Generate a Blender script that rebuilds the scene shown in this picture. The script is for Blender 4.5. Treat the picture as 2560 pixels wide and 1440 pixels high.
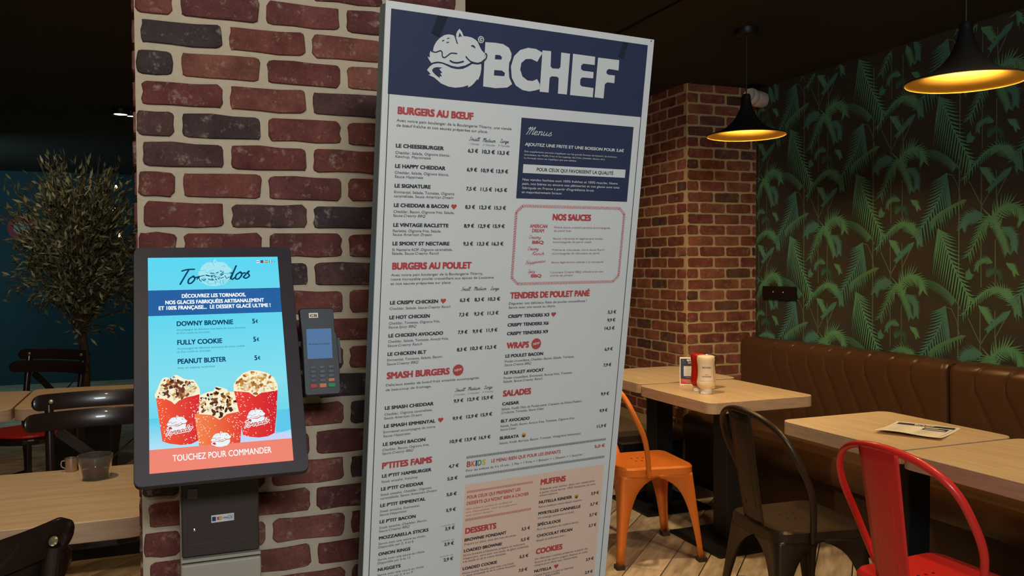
import bpy, bmesh, math, random, json
from mathutils import Vector, Matrix, noise
random.seed(7)
for o in list(bpy.data.objects): bpy.data.objects.remove(o)
SC = bpy.context.scene
COL = SC.collection
R = math.radians
V = Vector

# ------------------------------------------------------------------ camera
CZ = 1.38
yaw, pitch, roll = R(21.9), R(1.5), R(0.28)
fw = V((math.sin(yaw)*math.cos(pitch), math.cos(yaw)*math.cos(pitch), -math.sin(pitch)))
r0 = V((math.cos(yaw), -math.sin(yaw), 0)); u0 = r0.cross(fw)
rt = r0*math.cos(roll) - u0*math.sin(roll); up = u0*math.cos(roll) + r0*math.sin(roll)
cd = bpy.data.cameras.new('camera'); cam = bpy.data.objects.new('camera', cd); COL.objects.link(cam)
cam.matrix_world = Matrix(((rt.x, up.x, -fw.x, 0), (rt.y, up.y, -fw.y, 0), (rt.z, up.z, -fw.z, CZ), (0, 0, 0, 1)))
cd.sensor_width = 36; cd.lens = 36*2131/2560; cd.clip_start = 0.05
SC.camera = cam

# ------------------------------------------------------------------ world, exposure, room light
SC.view_settings.view_transform = 'Standard'; SC.view_settings.look = 'None'
SC.view_settings.gamma = 1; SC.view_settings.use_curve_mapping = False
SC.view_settings.exposure = 0.0
SC.cycles.use_denoising = True
SC.cycles.max_bounces = 6; SC.cycles.caustics_reflective = False; SC.cycles.caustics_refractive = False
wd = bpy.data.worlds.new('night'); SC.world = wd; wd.use_nodes = True
wd.node_tree.nodes['Background'].inputs[0].default_value = (1.0, .82, .62, 1)
wd.node_tree.nodes['Background'].inputs[1].default_value = 0.03
def spot(name, loc, tgt, power, size, blend, col, rad=.08):
    d = bpy.data.lights.new(name, 'SPOT'); d.energy = power; d.color = col; d.spot_size = R(size); d.spot_blend = blend; d.shadow_soft_size = rad
    o = bpy.data.objects.new(name, d); COL.objects.link(o); o.location = loc
    o.rotation_euler = (V(tgt)-V(loc)).to_track_quat('-Z', 'Y').to_euler(); return o
def area(name, loc, tgt, power, sx, sy, col):
    d = bpy.data.lights.new(name, 'AREA'); d.energy = power; d.color = col; d.shape = 'RECTANGLE'; d.size = sx; d.size_y = sy
    o = bpy.data.objects.new(name, d); COL.objects.link(o); o.location = loc
    o.rotation_euler = (V(tgt)-V(loc)).to_track_quat('-Z', 'Y').to_euler(); return o
NEUT = (1, .96, .90); WARM = (1, .70, .38); WHITE = (.93, .98, 1.0)
area('counter_ceiling_light', (0.1, -1.5, 2.45), (.55, 1.7, 1.15), 78, .9, .5, WHITE)
spot('pillar_downlight', (-.35, .75, 2.46), (.15, 1.95, 1.2), 13, 95, .9, (1, .82, .60), .05)
spot('table_downlight', (-.45, 2.35, 2.46), (-.4, 2.75, .75), 40, 100, .8, (1, .73, .46), .05)
spot('far_table_downlight', (-.5, 4.5, 2.46), (-.5, 4.7, .75), 30, 95, .8, (1, .73, .46), .05)
spot('tree_downlight', (-.95, 5.4, 2.46), (-.55, 6.2, 1.5), 17, 80, .8, (1, .78, .5), .04)
spot('aisle_downlight', (1.75, 3.2, 2.46), (2.2, 3.7, 0), 85, 92, .8, (1, .74, .45), .05)
spot('window_downlight', (2.2, 1.3, 2.46), (2.6, 2.4, .3), 46, 80, .9, (1, .74, .45), .05)
spot('corner_fill', (1.75, 3.75, 2.46), (3.1, 4.65, 1.0), 40, 70, .9, (1, .78, .52), .05)  # added fill spot that brightens the corner brick pier; not a real fixture
area('far_wall_fill', (-2.6, 8.8, 2.2), (-1.2, 11.4, 0.9), 20, 1.0, .6, (.45, .85, 1.0))  # added cool fill inside the room, only to lift the teal far wall

# ------------------------------------------------------------------ colours and materials
def lin(c): return c/12.92 if c <= .04045 else ((c+.055)/1.055)**2.4
def srgb(r, g, b): return (lin(r/255), lin(g/255), lin(b/255), 1)
def new_mat(name):
    m = bpy.data.materials.new(name); m.use_nodes = True
    return m, m.node_tree, m.node_tree.nodes['Principled BSDF']
def mat(name, col, rough=.6, metal=0, var=.0, scale=30, bump=0, spec=.4, coat=0):
    m, t, b = new_mat(name); b.inputs['Roughness'].default_value = rough; b.inputs['Metallic'].default_value = metal
    b.inputs['Specular IOR Level'].default_value = spec; b.inputs['Coat Weight'].default_value = coat
    n = t.nodes.new('ShaderNodeTexNoise'); n.inputs['Scale'].default_value = scale; n.inputs['Detail'].default_value = 4
    tc = t.nodes.new('ShaderNodeTexCoord'); t.links.new(tc.outputs['Object'], n.inputs['Vector'])
    mx = t.nodes.new('ShaderNodeMixRGB'); mx.inputs[1].default_value = [c*(1-var) for c in col[:3]]+[1]; mx.inputs[2].default_value = [min(1, c*(1+var)) for c in col[:3]]+[1]
    t.links.new(n.outputs['Fac'], mx.inputs[0]); t.links.new(mx.outputs[0], b.inputs['Base Color'])
    if bump:
        bp = t.nodes.new('ShaderNodeBump'); bp.inputs['Strength'].default_value = bump; bp.inputs['Distance'].default_value = .004
        t.links.new(n.outputs['Fac'], bp.inputs['Height']); t.links.new(bp.outputs[0], b.inputs['Normal'])
    return m
def emit(name, col, s=1.0):
    m = bpy.data.materials.new(name); m.use_nodes = True; t = m.node_tree; t.nodes.clear()
    o = t.nodes.new('ShaderNodeOutputMaterial'); e = t.nodes.new('ShaderNodeEmission'); e.inputs[0].default_value = col; e.inputs[1].default_value = s
    t.links.new(e.outputs[0], o.inputs[0]); return m
def vcol_mat(name, rough=.7):
    m, t, b = new_mat(name); a = t.nodes.new('ShaderNodeVertexColor'); a.layer_name = 'Col'
    t.links.new(a.outputs[0], b.inputs['Base Color']); b.inputs['Roughness'].default_value = rough; b.inputs['Specular IOR Level'].default_value = .2
    return m
def brick_mat(name, mort):
    m, t, b = new_mat(name); N = t.nodes.new; L = t.links.new
    b.inputs['Roughness'].default_value = .85; b.inputs['Specular IOR Level'].default_value = .2
    oi = N('ShaderNodeObjectInfo'); tc = N('ShaderNodeTexCoord'); ad = N('ShaderNodeVectorMath'); ad.operation = 'ADD'
    sc = N('ShaderNodeMath'); sc.operation = 'MULTIPLY'; sc.inputs[1].default_value = 37; L(oi.outputs['Random'], sc.inputs[0])
    L(tc.outputs['Object'], ad.inputs[0]); L(sc.outputs[0], ad.inputs[1])
    def nz(s, d, rough=.6):
        n = N('ShaderNodeTexNoise'); n.inputs['Scale'].default_value = s; n.inputs['Detail'].default_value = d; n.inputs['Roughness'].default_value = rough; L(ad.outputs[0], n.inputs['Vector']); return n
    big, fine, sc1 = nz(14, 3), nz(160, 3), nz(38, 6, .72)
    r1 = N('ShaderNodeMixRGB'); r1.blend_type = 'MULTIPLY'; r1.inputs[0].default_value = 1
    mr = N('ShaderNodeMapRange'); mr.inputs[1].default_value = .3; mr.inputs[2].default_value = .7; mr.inputs[3].default_value = .62; mr.inputs[4].default_value = 1.25; L(big.outputs['Fac'], mr.inputs[0])
    L(oi.outputs['Color'], r1.inputs[1]); L(mr.outputs[0], r1.inputs[2])
    r2 = N('ShaderNodeMixRGB'); r2.blend_type = 'OVERLAY'; r2.inputs[0].default_value = .45; L(r1.outputs[0], r2.inputs[1]); L(fine.outputs['Fac'], r2.inputs[2])
    cr = N('ShaderNodeMapRange'); cr.inputs[1].default_value = .56; cr.inputs[2].default_value = .72; L(sc1.outputs['Fac'], cr.inputs[0])
    cm = N('ShaderNodeMath'); cm.operation = 'MULTIPLY'; cm.inputs[1].default_value = .62; L(cr.outputs[0], cm.inputs[0])
    r3 = N('ShaderNodeMixRGB'); r3.inputs[2].default_value = mort; L(cm.outputs[0], r3.inputs[0]); L(r2.outputs[0], r3.inputs[1])
    L(r3.outputs[0], b.inputs['Base Color'])
    bp = N('ShaderNodeBump'); bp.inputs['Strength'].default_value = .6; bp.inputs['Distance'].default_value = .002; L(sc1.outputs['Fac'], bp.inputs['Height']); L(bp.outputs[0], b.inputs['Normal'])
    return m
def wood_mat(name, c1, c2, rough=.45, sx=(1.2, 22, 22), axis_rot=0, rnd=False):
    m, t, b = new_mat(name); N = t.nodes.new; L = t.links.new
    tc = N('ShaderNodeTexCoord'); mp = N('ShaderNodeMapping'); mp.inputs['Scale'].default_value = sx
    L(tc.outputs['Object'], mp.inputs['Vector']); n = N('ShaderNodeTexNoise'); n.inputs['Scale'].default_value = 2.2; n.inputs['Detail'].default_value = 6
    if rnd:
        oi = N('ShaderNodeObjectInfo'); sc = N('ShaderNodeMath'); sc.operation = 'MULTIPLY'; sc.inputs[1].default_value = 50; L(oi.outputs['Random'], sc.inputs[0]); L(sc.outputs[0], mp.inputs['Location'])
    L(mp.outputs[0], n.inputs['Vector']); mx = N('ShaderNodeMixRGB'); mx.inputs[1].default_value = c1; mx.inputs[2].default_value = c2
    mr = N('ShaderNodeMapRange'); mr.inputs[1].default_value = .35; mr.inputs[2].default_value = .68; L(n.outputs['Fac'], mr.inputs[0]); L(mr.outputs[0], mx.inputs[0])
    src = mx
    if rnd:
        n2 = N('ShaderNodeTexNoise'); n2.inputs['Scale'].default_value = 7; n2.inputs['Detail'].default_value = 4; L(tc.outputs['Object'], n2.inputs['Vector'])
        ad = N('ShaderNodeMath'); ad.operation = 'MULTIPLY_ADD'; ad.inputs[1].default_value = .35; L(oi.outputs['Random'], ad.inputs[0]); ad.inputs[2].default_value = .78
        m3 = N('ShaderNodeMath'); m3.operation = 'MULTIPLY_ADD'; m3.inputs[1].default_value = .5; m3.inputs[2].default_value = -.25; L(n2.outputs['Fac'], m3.inputs[0])
        m4 = N('ShaderNodeMath'); m4.operation = 'ADD'; L(ad.outputs[0], m4.inputs[0]); L(m3.outputs[0], m4.inputs[1])
        mm = N('ShaderNodeMixRGB'); mm.blend_type = 'MULTIPLY'; mm.inputs[0].default_value = 1; L(mx.outputs[0], mm.inputs[1]); L(m4.outputs[0], mm.inputs[2]); src = mm
    L(src.outputs[0], b.inputs['Base Color']); b.inputs['Roughness'].default_value = rough; b.inputs['Specular IOR Level'].default_value = .35
    return m
M = dict(
 mortar=mat('mortar', srgb(203, 188, 163), .95, 0, .12, 60, .5), mortar_w=mat('mortar_warm', srgb(205, 178, 128), .95, 0, .12, 60, .5),
 brick=brick_mat('brick', srgb(190, 172, 150)), brick_w=brick_mat('brick_back', srgb(200, 165, 125)),
 ceiling=mat('ceiling_paint', (.034, .030, .022, 1), .95, 0, .2, 3), wallbg=mat('wallpaper_ground', (.046, .037, .026, 1), .8, 0, .35, 4),
 teal=mat('teal_wall', (.016, .055, .070, 1), .8, 0, .25, 2), plank=wood_mat('floor_plank', srgb(228, 205, 168), srgb(172, 146, 112), .5, (2, 12, 12), 0, True),
 grout=mat('grout', srgb(62, 50, 38), .9), top=wood_mat('table_top', srgb(226, 198, 158), srgb(210, 178, 134), .38, (22, 1.5, 22)), topx=wood_mat('table_top_long', srgb(226, 198, 158), srgb(210, 178, 134), .38, (1.5, 22, 22)), edge=wood_mat('table_edge', srgb(206, 172, 140), srgb(190, 156, 124), .5, (4, 4, 40)),
 black=mat('black_steel', (.012, .012, .013, 1), .45, 0, .2, 40), leather=mat('brown_leather', srgb(84, 56, 34), .33, 0, .10, 90, .12, .5),
 leather_f=mat('brown_leather_panel', srgb(66, 44, 30), .5, 0, .15, 90, .1), orange=mat('orange_paint', srgb(232, 124, 44), .38, 0, .05, 30, 0, .5, .2),
 red=mat('red_paint', srgb(236, 52, 46), .34, 0, .04, 30, 0, .5, .2), darkm=mat('dark_gunmetal', srgb(74, 60, 46), .38, .55, .2, 30),
 rubber=mat('rubber', srgb(70, 52, 42), .8), hole=mat('hole', (.004, .003, .003, 1), .9),
 white=mat('poster_white', srgb(226, 230, 230), .55, 0, .015, 8, 0, .35), navy=mat('poster_navy', srgb(54, 62, 92), .5, 0, .05, 50, 0, .3), ink=mat('ink_dark', srgb(52, 56, 66), .6), inkg=mat('ink_grey', srgb(96, 98, 106), .6),
 inkr=mat('ink_red', srgb(198, 78, 82), .6), inkw=mat('ink_white', srgb(222, 226, 226), .6), inkp=mat('ink_rose', srgb(172, 128, 128), .6), peach=mat('poster_peach', srgb(240, 208, 190), .6), inkl=mat('ink_pale', srgb(150, 152, 158), .6),
 blue=mat('ink_blue', srgb(40, 62, 120), .6), green=mat('ink_green', srgb(70, 150, 90), .6), yellow=mat('ink_yellow', srgb(222, 190, 90), .6), kor=mat('ink_orange', srgb(222, 120, 70), .6),
 grey=mat('grey_panel', srgb(118, 128, 132), .5, 0, .05, 20), greyd=mat('dark_edge', srgb(58, 58, 62), .5, .2, .2, 120), bezel=mat('kiosk_bezel', srgb(58, 51, 58), .42, 0, .08, 200), colm=mat('kiosk_column', srgb(178, 172, 156), .5, 0, .05, 20), panel=mat('kiosk_panel', srgb(66, 56, 54), .4, 0, .1, 100),
 panel2=mat('kiosk_window', srgb(112, 104, 100), .25), milk=mat('brushed_steel', srgb(180,160,145), .35, .8, .1, 60), chrome=mat('chrome', (.75, .74, .72, 1), .2, 1), plastic=mat('terminal_plastic', srgb(48, 52, 58), .45, 0, .1, 80), key=mat('terminal_key', srgb(86, 94, 100), .5), keyr=mat('key_red', srgb(200, 64, 54), .5), keyo=mat('key_orange', srgb(222, 130, 78), .5), keyg=mat('key_green', srgb(30, 150, 90), .5),
 bentw=mat('bentwood_black', srgb(38, 27, 24), .25, 0, .15, 40, 0, .5, .3), seatred=mat('red_vinyl', srgb(206, 50, 34), .45, 0, .05, 60), screw=mat('screw_brass', srgb(200, 185, 150), .3, .8),
 shade=mat('shade_outside', srgb(11, 9, 8), .8, 0, .1, 30), gold=mat('shade_gold', srgb(255, 204, 92), .45, .25, .04, 20), plastw=mat('white_plastic', srgb(225, 212, 200), .4), mayo=mat('mayo_cream', srgb(246, 226, 186), .35, 0, .02, 20), label=mat('bottle_label', srgb(240, 222, 196), .5), ketch=mat('ketchup_red', srgb(176, 32, 22), .3), cap=mat('white_cap', srgb(240, 236, 228), .4),
 paper=mat('paper', srgb(250, 240, 220), .7), bark=mat('bark', srgb(92, 72, 52), .9, 0, .3, 40, .4), leaf=vcol_mat('leaf', .5), soil=mat('soil', srgb(40, 28, 20), 1), pot=mat('planter_grey', srgb(58, 56, 54), .7), print=vcol_mat('printed_colours', .75), signr=mat('sign_red', srgb(150, 30, 28), .6), signw=mat('sign_white', srgb(150, 150, 140), .6), outlet=mat('outlet_black', (.006, .005, .005, 1), .4), bench=mat('black_tile', srgb(38, 37, 36), .3, 0, .2, 30), benchtop=mat('grey_ledge', srgb(128, 108, 88), .55, 0, .08, 20), tape=mat('tape', srgb(46, 52, 66), .12, 0, .35, 40, 0, .9))
gl, gt, gb = new_mat('clear_glass'); gb.inputs['Transmission Weight'].default_value = .95; gb.inputs['Base Color'].default_value = (.96, .92, .87, 1); gb.inputs['Roughness'].default_value = .02; gb.inputs['IOR'].default_value = 1.06; gb.inputs['Coat Weight'].default_value = .6; M['glass'] = gl
cf, ct, cb = new_mat('coffee'); cb.inputs['Base Color'].default_value = srgb(84, 40, 24); cb.inputs['Roughness'].default_value = .1; M['coffee'] = cf

# ------------------------------------------------------------------ mesh helpers
class MB:
    def __init__(s): s.v = []; s.f = []; s.c = []; s.mi = []
    def add(s, vs, fs, col=None, mi=0):
        n = len(s.v); s.v += [tuple(p) for p in vs]; s.f += [tuple(i+n for i in f) for f in fs]
        s.c += [col]*len(vs); s.mi += [mi]*len(fs); return s
    def box(s, x0, x1, y0, y1, z0, z1, mi=0):
        return s.add([(x0,y0,z0),(x1,y0,z0),(x1,y1,z0),(x0,y1,z0),(x0,y0,z1),(x1,y0,z1),(x1,y1,z1),(x0,y1,z1)],
                     [(0,3,2,1),(4,5,6,7),(0,1,5,4),(1,2,6,5),(2,3,7,6),(3,0,4,7)], None, mi)
    def prism(s, pts, z0, z1, mi=0, bev=0):
        n = len(pts); layers = [(0, z0), (0, z1)] if not bev else [(bev, z0), (0, z0+bev), (0, z1-bev), (bev, z1)]
        cx = sum(p[0] for p in pts)/n; cy = sum(p[1] for p in pts)/n; vs = []
        for ins, z in layers:
            for x, y in pts:
                d = math.hypot(x-cx, y-cy) or 1; k = 1-ins/d; vs.append((cx+(x-cx)*k, cy+(y-cy)*k, z))
        fs = [tuple(range(n-1, -1, -1)), tuple(range((len(layers)-1)*n, len(layers)*n))]
        for l in range(len(layers)-1):
            for i in range(n): j = (i+1) % n; fs.append((l*n+i, l*n+j, (l+1)*n+j, (l+1)*n+i))
        return s.add(vs, fs, None, mi)
    def lathe(s, prof, n=32, c=(0,0,0), closed=False, mi=0):
        vs = [(c[0]+r*math.cos(2*math.pi*i/n), c[1]+r*math.sin(2*math.pi*i/n), c[2]+z) for r, z in prof for i in range(n)]
        fs = [(k*n+i, k*n+(i+1) % n, (k+1)*n+(i+1) % n, (k+1)*n+i) for k in range(len(prof)-1) for i in range(n)]
        if closed: fs += [tuple(range(n-1, -1, -1)), tuple(range((len(prof)-1)*n, len(prof)*n))]
        return s.add(vs, fs, None, mi)
    def tube(s, path, rad, n=8, flat=None, mi=0, cap=True):
        P = [V(p) for p in path]; m = len(P); vs = []; prev = None
        for i, p in enumerate(P):
            t = (P[min(i+1, m-1)]-P[max(i-1, 0)]).normalized()
            a = prev if prev else (V((0,0,1)) if abs(t.z) < .9 else V((1,0,0)))
            x = (a - t*a.dot(t)).normalized(); y = t.cross(x); prev = x
            r = rad[i] if isinstance(rad, (list, tuple)) else rad
            rx, ry = (r, r) if not flat else (r*flat[0], r*flat[1])
            for k in range(n): q = 2*math.pi*k/n; vs.append(p+x*rx*math.cos(q)+y*ry*math.sin(q))
        fs = [(i*n+k, i*n+(k+1) % n, (i+1)*n+(k+1) % n, (i+1)*n+k) for i in range(m-1) for k in range(n)]
        if cap: fs += [tuple(range(n-1, -1, -1)), tuple(range((m-1)*n, m*n))]
        return s.add(vs, fs, None, mi)
    def sweep(s, path, half, nrm, th):
        # flat band: centre path, half-width vector along 'half', thickness along normal per point
        vs = []
        for p, h, q in zip(path, half, nrm):
            p, h, q = V(p), V(h), V(q)*th/2; vs += [p-h-q, p+h-q, p+h+q, p-h+q]
        m = len(path); fs = [(3,2,1,0), (4*m-4,4*m-3,4*m-2,4*m-1)]
        for i in range(m-1):
            for k in range(4): fs.append((4*i+k, 4*i+(k+1) % 4, 4*i+4+(k+1) % 4, 4*i+4+k))
        return s.add(vs, fs)
    def xf(s, mtx): s.v = [tuple(mtx @ V(p)) for p in s.v]; return s
    def mesh(s, name, mats, smooth=False):
        me = bpy.data.meshes.new(name); me.from_pydata(s.v, [], s.f)
        for m in (mats if isinstance(mats, (list, tuple)) else [mats]): me.materials.append(m)
        if any(s.mi): me.polygons.foreach_set('material_index', s.mi)
        if any(c is not None for c in s.c):
            a = me.color_attributes.new('Col', 'FLOAT_COLOR', 'POINT')
            a.data.foreach_set('color', [x for c in s.c for x in (list(c or (1,1,1))[:3]+[1])])
        if smooth: me.polygons.foreach_set('use_smooth', [True]*len(me.polygons))
        me.update(); return me
    def obj(s, name, mats, parent=None, smooth=False, loc=None, bevel=0):
        o = bpy.data.objects.new(name, s.mesh(name, mats, smooth)); COL.objects.link(o)
        if parent: o.parent = parent
        if loc: o.location = loc
        if bevel:
            b = o.modifiers.new('bevel', 'BEVEL'); b.width = bevel; b.segments = 2; b.limit_method = 'ANGLE'; b.angle_limit = R(50)
        if smooth and not bevel:
            try: o.data.set_sharp_from_angle(angle=R(45))
            except Exception: pass
        return o
def thing(name, label, cat, loc=(0,0,0), rz=0, group=None):
    o = bpy.data.objects.new(name, None); COL.objects.link(o); o.empty_display_size = .05
    o.location = loc; o.rotation_euler = (0,0,rz); o['label'] = label; o['category'] = cat
    if group: o['group'] = group
    return o
def tag(o, label, cat, group=None):
    o['label'] = label; o['category'] = cat
    if group: o['group'] = group
    return o
def struct(o, label=None):
    o['kind'] = 'structure'
    if label: o['label'] = label
    return o
def dup(root, loc, rz, label, group=None):
    r = root.copy(); COL.objects.link(r); r.location = loc; r.rotation_euler = (0,0,rz); r['label'] = label
    if group: r['group'] = group
    for ch in list(root.children):
        c = ch.copy(); COL.objects.link(c); c.parent = r
        for g in list(ch.children): d = g.copy(); COL.objects.link(d); d.parent = c
    return r
def rrect(x0, x1, y0, y1, r, n=5):
    P = []
    for cx, cy, a in ((x1-r,y0+r,-90),(x1-r,y1-r,0),(x0+r,y1-r,90),(x0+r,y0+r,180)):
        for k in range(n+1): q = R(a+90*k/n); P.append((cx+r*math.cos(q), cy+r*math.sin(q)))
    return P
def smooth_path(pts, n=8):
    P = [V(p) for p in pts]; out = []
    for i in range(len(P)-1):
        a, b, c, d = P[max(i-1,0)], P[i], P[i+1], P[min(i+2,len(P)-1)]
        for k in range(n):
            t = k/n; out.append(.5*((2*b)+(c-a)*t+(2*a-5*b+4*c-d)*t*t+(3*b-a-3*c+d)*t**3))
    out.append(P[-1]); return out

# ------------------------------------------------------------------ lettering (built-in font and a stroke script), as flat print
_tc = bpy.data.curves.new('lettering', 'FONT'); _to = bpy.data.objects.new('lettering', _tc); COL.objects.link(_to)
_tc.resolution_u = 3; _cache = {}
def glyphs(txt, off=0, shear=0, res=3):
    k = (txt, off, shear)
    if k not in _cache:
        _tc.resolution_u = res; _tc.body = txt; _tc.offset = off; _tc.shear = shear
        bpy.context.view_layer.update()
        e = _to.evaluated_get(bpy.context.evaluated_depsgraph_get()); me = e.to_mesh()
        vs = [tuple(v.co) for v in me.vertices]; fs = [tuple(p.vertices) for p in me.polygons]; e.to_mesh_clear()
        x0 = min(p[0] for p in vs); x1 = max(p[0] for p in vs)
        _cache[k] = ([(p[0]-x0, p[1]) for p in vs], fs, x1-x0)
    return _cache[k]
def text(mb, fr, txt, u, v, w, cap, off=0, shear=0, n=.0008, center=False, slope=0):
    """fr maps (u, v, n) to a point; v is the baseline and grows downwards; w None keeps proportions"""
    it = txt.find('~')
    if it >= 0:                                   # the words after ~ are italic
        a, b = txt[:it], txt[it+1:]; wa = glyphs(a.rstrip(), off)[2]+.26; wb = glyphs(b, off, .25)[2]
        k = w/(wa+wb); text(mb, fr, a.rstrip(), u, v, (wa-.26)*k, cap, off, 0, n); text(mb, fr, b, u+wa*k, v, wb*k, cap, off, .25, n); return
    vs, fs, W = glyphs(txt, 0, shear); d = off*.9; sy = cap/(.686+2*d*.6); sx = (w/(W+2*d)) if w else sy
    # bold letters are the outline laid down four times, slightly spread
    for i, (dx, dy) in enumerate(((-1,-.6),(1,-.6),(1,.6),(-1,.6)) if d > .003 else ((0,0),)):
        mb.add([fr(u+(x+d+dx*d)*sx, v-(y+d*.6+dy*d)*sy-slope*x*sx, n+i*8e-6) for x, y in vs], fs)
def ribbon(mb, fr, pts, wd, n=.0008, closed=False):
    P = [V((p[0], p[1])) for p in pts]; m = len(P); vs = []
    for i in range(m):
        a = P[i-1] if i else (P[-1] if closed else P[0]); b = P[i+1] if i < m-1 else (P[0] if closed else P[-1])
        t = (b-a); t = t.normalized() if t.length else V((1,0)); q = V((-t.y, t.x))*wd/2
        vs += [fr(P[i].x+q.x, P[i].y+q.y, n), fr(P[i].x-q.x, P[i].y-q.y, n)]
    mb.add(vs, [(2*i, 2*i+1, (2*i+3) % (2*m), (2*i+2) % (2*m)) for i in range(m if closed else m-1)])
    if not closed:
        for e in (P[0], P[-1]): disc(mb, fr, e.x, e.y, wd/2, 8, n)
def disc(mb, fr, u, v, r, k=20, n=.0008, ry=None):
    mb.add([fr(u+r*math.cos(2*math.pi*i/k), v+(ry or r)*math.sin(2*math.pi*i/k), n) for i in range(k)], [tuple(range(k))])
def fill(mb, fr, pts, n=.0008, holes=(), col=None):
    from mathutils.geometry import tessellate_polygon
    loops = [[V((p[0], p[1], 0)) for p in pts]]+[[V((p[0], p[1], 0)) for p in h] for h in holes]
    flat = [p for l in loops for p in l]
    mb.add([fr(p.x, p.y, n) for p in flat], [tuple(t) for t in tessellate_polygon(loops)], col)
def rect(mb, fr, u0, u1, v0, v1, n=.0004): mb.add([fr(u0,v0,n), fr(u1,v0,n), fr(u1,v1,n), fr(u0,v1,n)], [(0,1,2,3)])
S_ = {  # monoline script: strokes on x-height 1, ascender 2, advance last
 'a': ([[(.8,.85),(.45,1),(.12,.6),(.15,.12),(.45,0),(.75,.45),(.85,1),(.8,.3),(.95,0),(1.25,.3)]], 1.15), 'c': ([[(.75,.8),(.45,1),(.12,.55),(.2,.08),(.55,0),(.95,.3)]], .85),
 'd': ([[(.8,.85),(.45,1),(.12,.6),(.15,.12),(.45,0),(.75,.45),(.95,2),(.8,.3),(.95,0),(1.25,.3)]], 1.15), 'e': ([[(.1,.4),(.6,.65),(.55,.98),(.25,.9),(.12,.4),(.4,0),(.95,.3)]], .85),
 'g': ([[(.8,.85),(.45,1),(.12,.6),(.2,.12),(.5,.1),(.8,.6),(.85,1),(.75,-.5),(.4,-.9),(.2,-.6),(.7,-.1),(1.2,.3)]], 1.1), 'h': ([[(.1,0),(.35,2),(.2,.1)],[(.2,.5),(.55,1),(.75,.8),(.7,.1),(1.05,.3)]], 1.0),
 'i': ([[(.1,.4),(.35,1),(.3,.1),(.7,.3)],[(.42,1.45),(.45,1.5)]], .6), 'l': ([[(.05,.3),(.5,1.7),(.4,2),(.2,1.4),(.25,.1),(.7,.3)]], .6), 'm': ([[(.1,.8),(.25,1),(.2,0)],[(.2,.5),(.5,1),(.65,.8),(.6,0)],[(.6,.5),(.95,1),(1.1,.8),(1.05,.05),(1.4,.3)]], 1.35),
 'n': ([[(.1,.8),(.25,1),(.2,0)],[(.2,.5),(.55,1),(.75,.8),(.7,.05),(1.05,.3)]], 1.0), 'o': ([[(.5,1),(.12,.6),(.2,.05),(.55,.05),(.75,.6),(.5,1),(.65,.75),(1.05,.8)]], .95), 'p': ([[(.2,1),(.05,-.9)],[(.2,.6),(.5,1),(.8,.7),(.6,.1),(.25,.1),(.7,0),(1.05,.3)]], 1.0),
 'r': ([[(.1,.5),(.3,1.1),(.35,.9),(.65,.95),(.6,.2),(.95,.2)]], .85), 's': ([[(.05,.2),(.5,1.05),(.45,.7),(.7,.3),(.4,0),(.1,.15)]], .8), 'u': ([[(.2,1),(.12,.3),(.35,0),(.7,.5),(.8,1),(.75,.2),(.95,.05),(1.2,.3)]], 1.1), 'y': ([[(.2,1),(.15,.4),(.4,.2),(.75,.6),(.85,1),(.7,-.5),(.35,-.9),(.25,-.5),(1.1,.3)]], 1.0),
 'C': ([[(1.1,1.6),(.9,2),(.4,1.7),(.15,.8),(.4,.05),(.9,.2),(1.2,.5)]], 1.15), 'H': ([[(.1,1.8),(.4,2),(.3,1),(.15,0)],[(1.2,2),(1.0,1),(1.0,.1),(1.3,.3)],[(.2,1),(1.1,1.1)]], 1.3), 'L': ([[(.3,1.6),(.5,2),(.8,1.8),(.5,.9),(.15,.1),(.5,.15),(1.1,.05)]], 1.1), 'M': ([[(.05,1.4),(.35,1.95),(.3,1),(.1,0)],[(.25,.9),(.75,2),(.75,1),(.6,.05)],[(.75,.9),(1.3,2),(1.25,1),(1.2,.1),(1.5,.3)]], 1.45),
 'R': ([[(.3,1.8),(.2,.9),(.1,0)],[(.1,1.6),(.7,2),(1.0,1.5),(.3,.95),(.7,.5),(1.0,.05),(1.2,.3)]], 1.15), 'S': ([[(1.0,1.6),(.8,2),(.4,1.7),(.55,1.1),(.75,.5),(.4,0),(.1,.3)]], 1.0), 'T': ([[(.05,1.85),(.6,2),(1.35,1.95)],[(.75,1.95),(.55,1),(.35,0)]], 1.0), 'k': ([], .5)}
def script(mb, fr, txt, u, v, w, h, wd, shear=.28, n=.0008, slope=0, skip=()):
    x = 0; st = []
    for i, ch in enumerate(txt):
        g, adv = S_[ch]
        if i not in skip:
            for s in g: st.append([((p.x+x)+shear*p.y, p.y) for p in smooth_path([(a, b, 0) for a, b in s], 4)])
        x += adv
    k = w/(x+shear); kv = h/2
    for s in st: ribbon(mb, fr, [(u+a*k, v-b*kv-slope*a*k) for a, b in s], wd, n)
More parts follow.
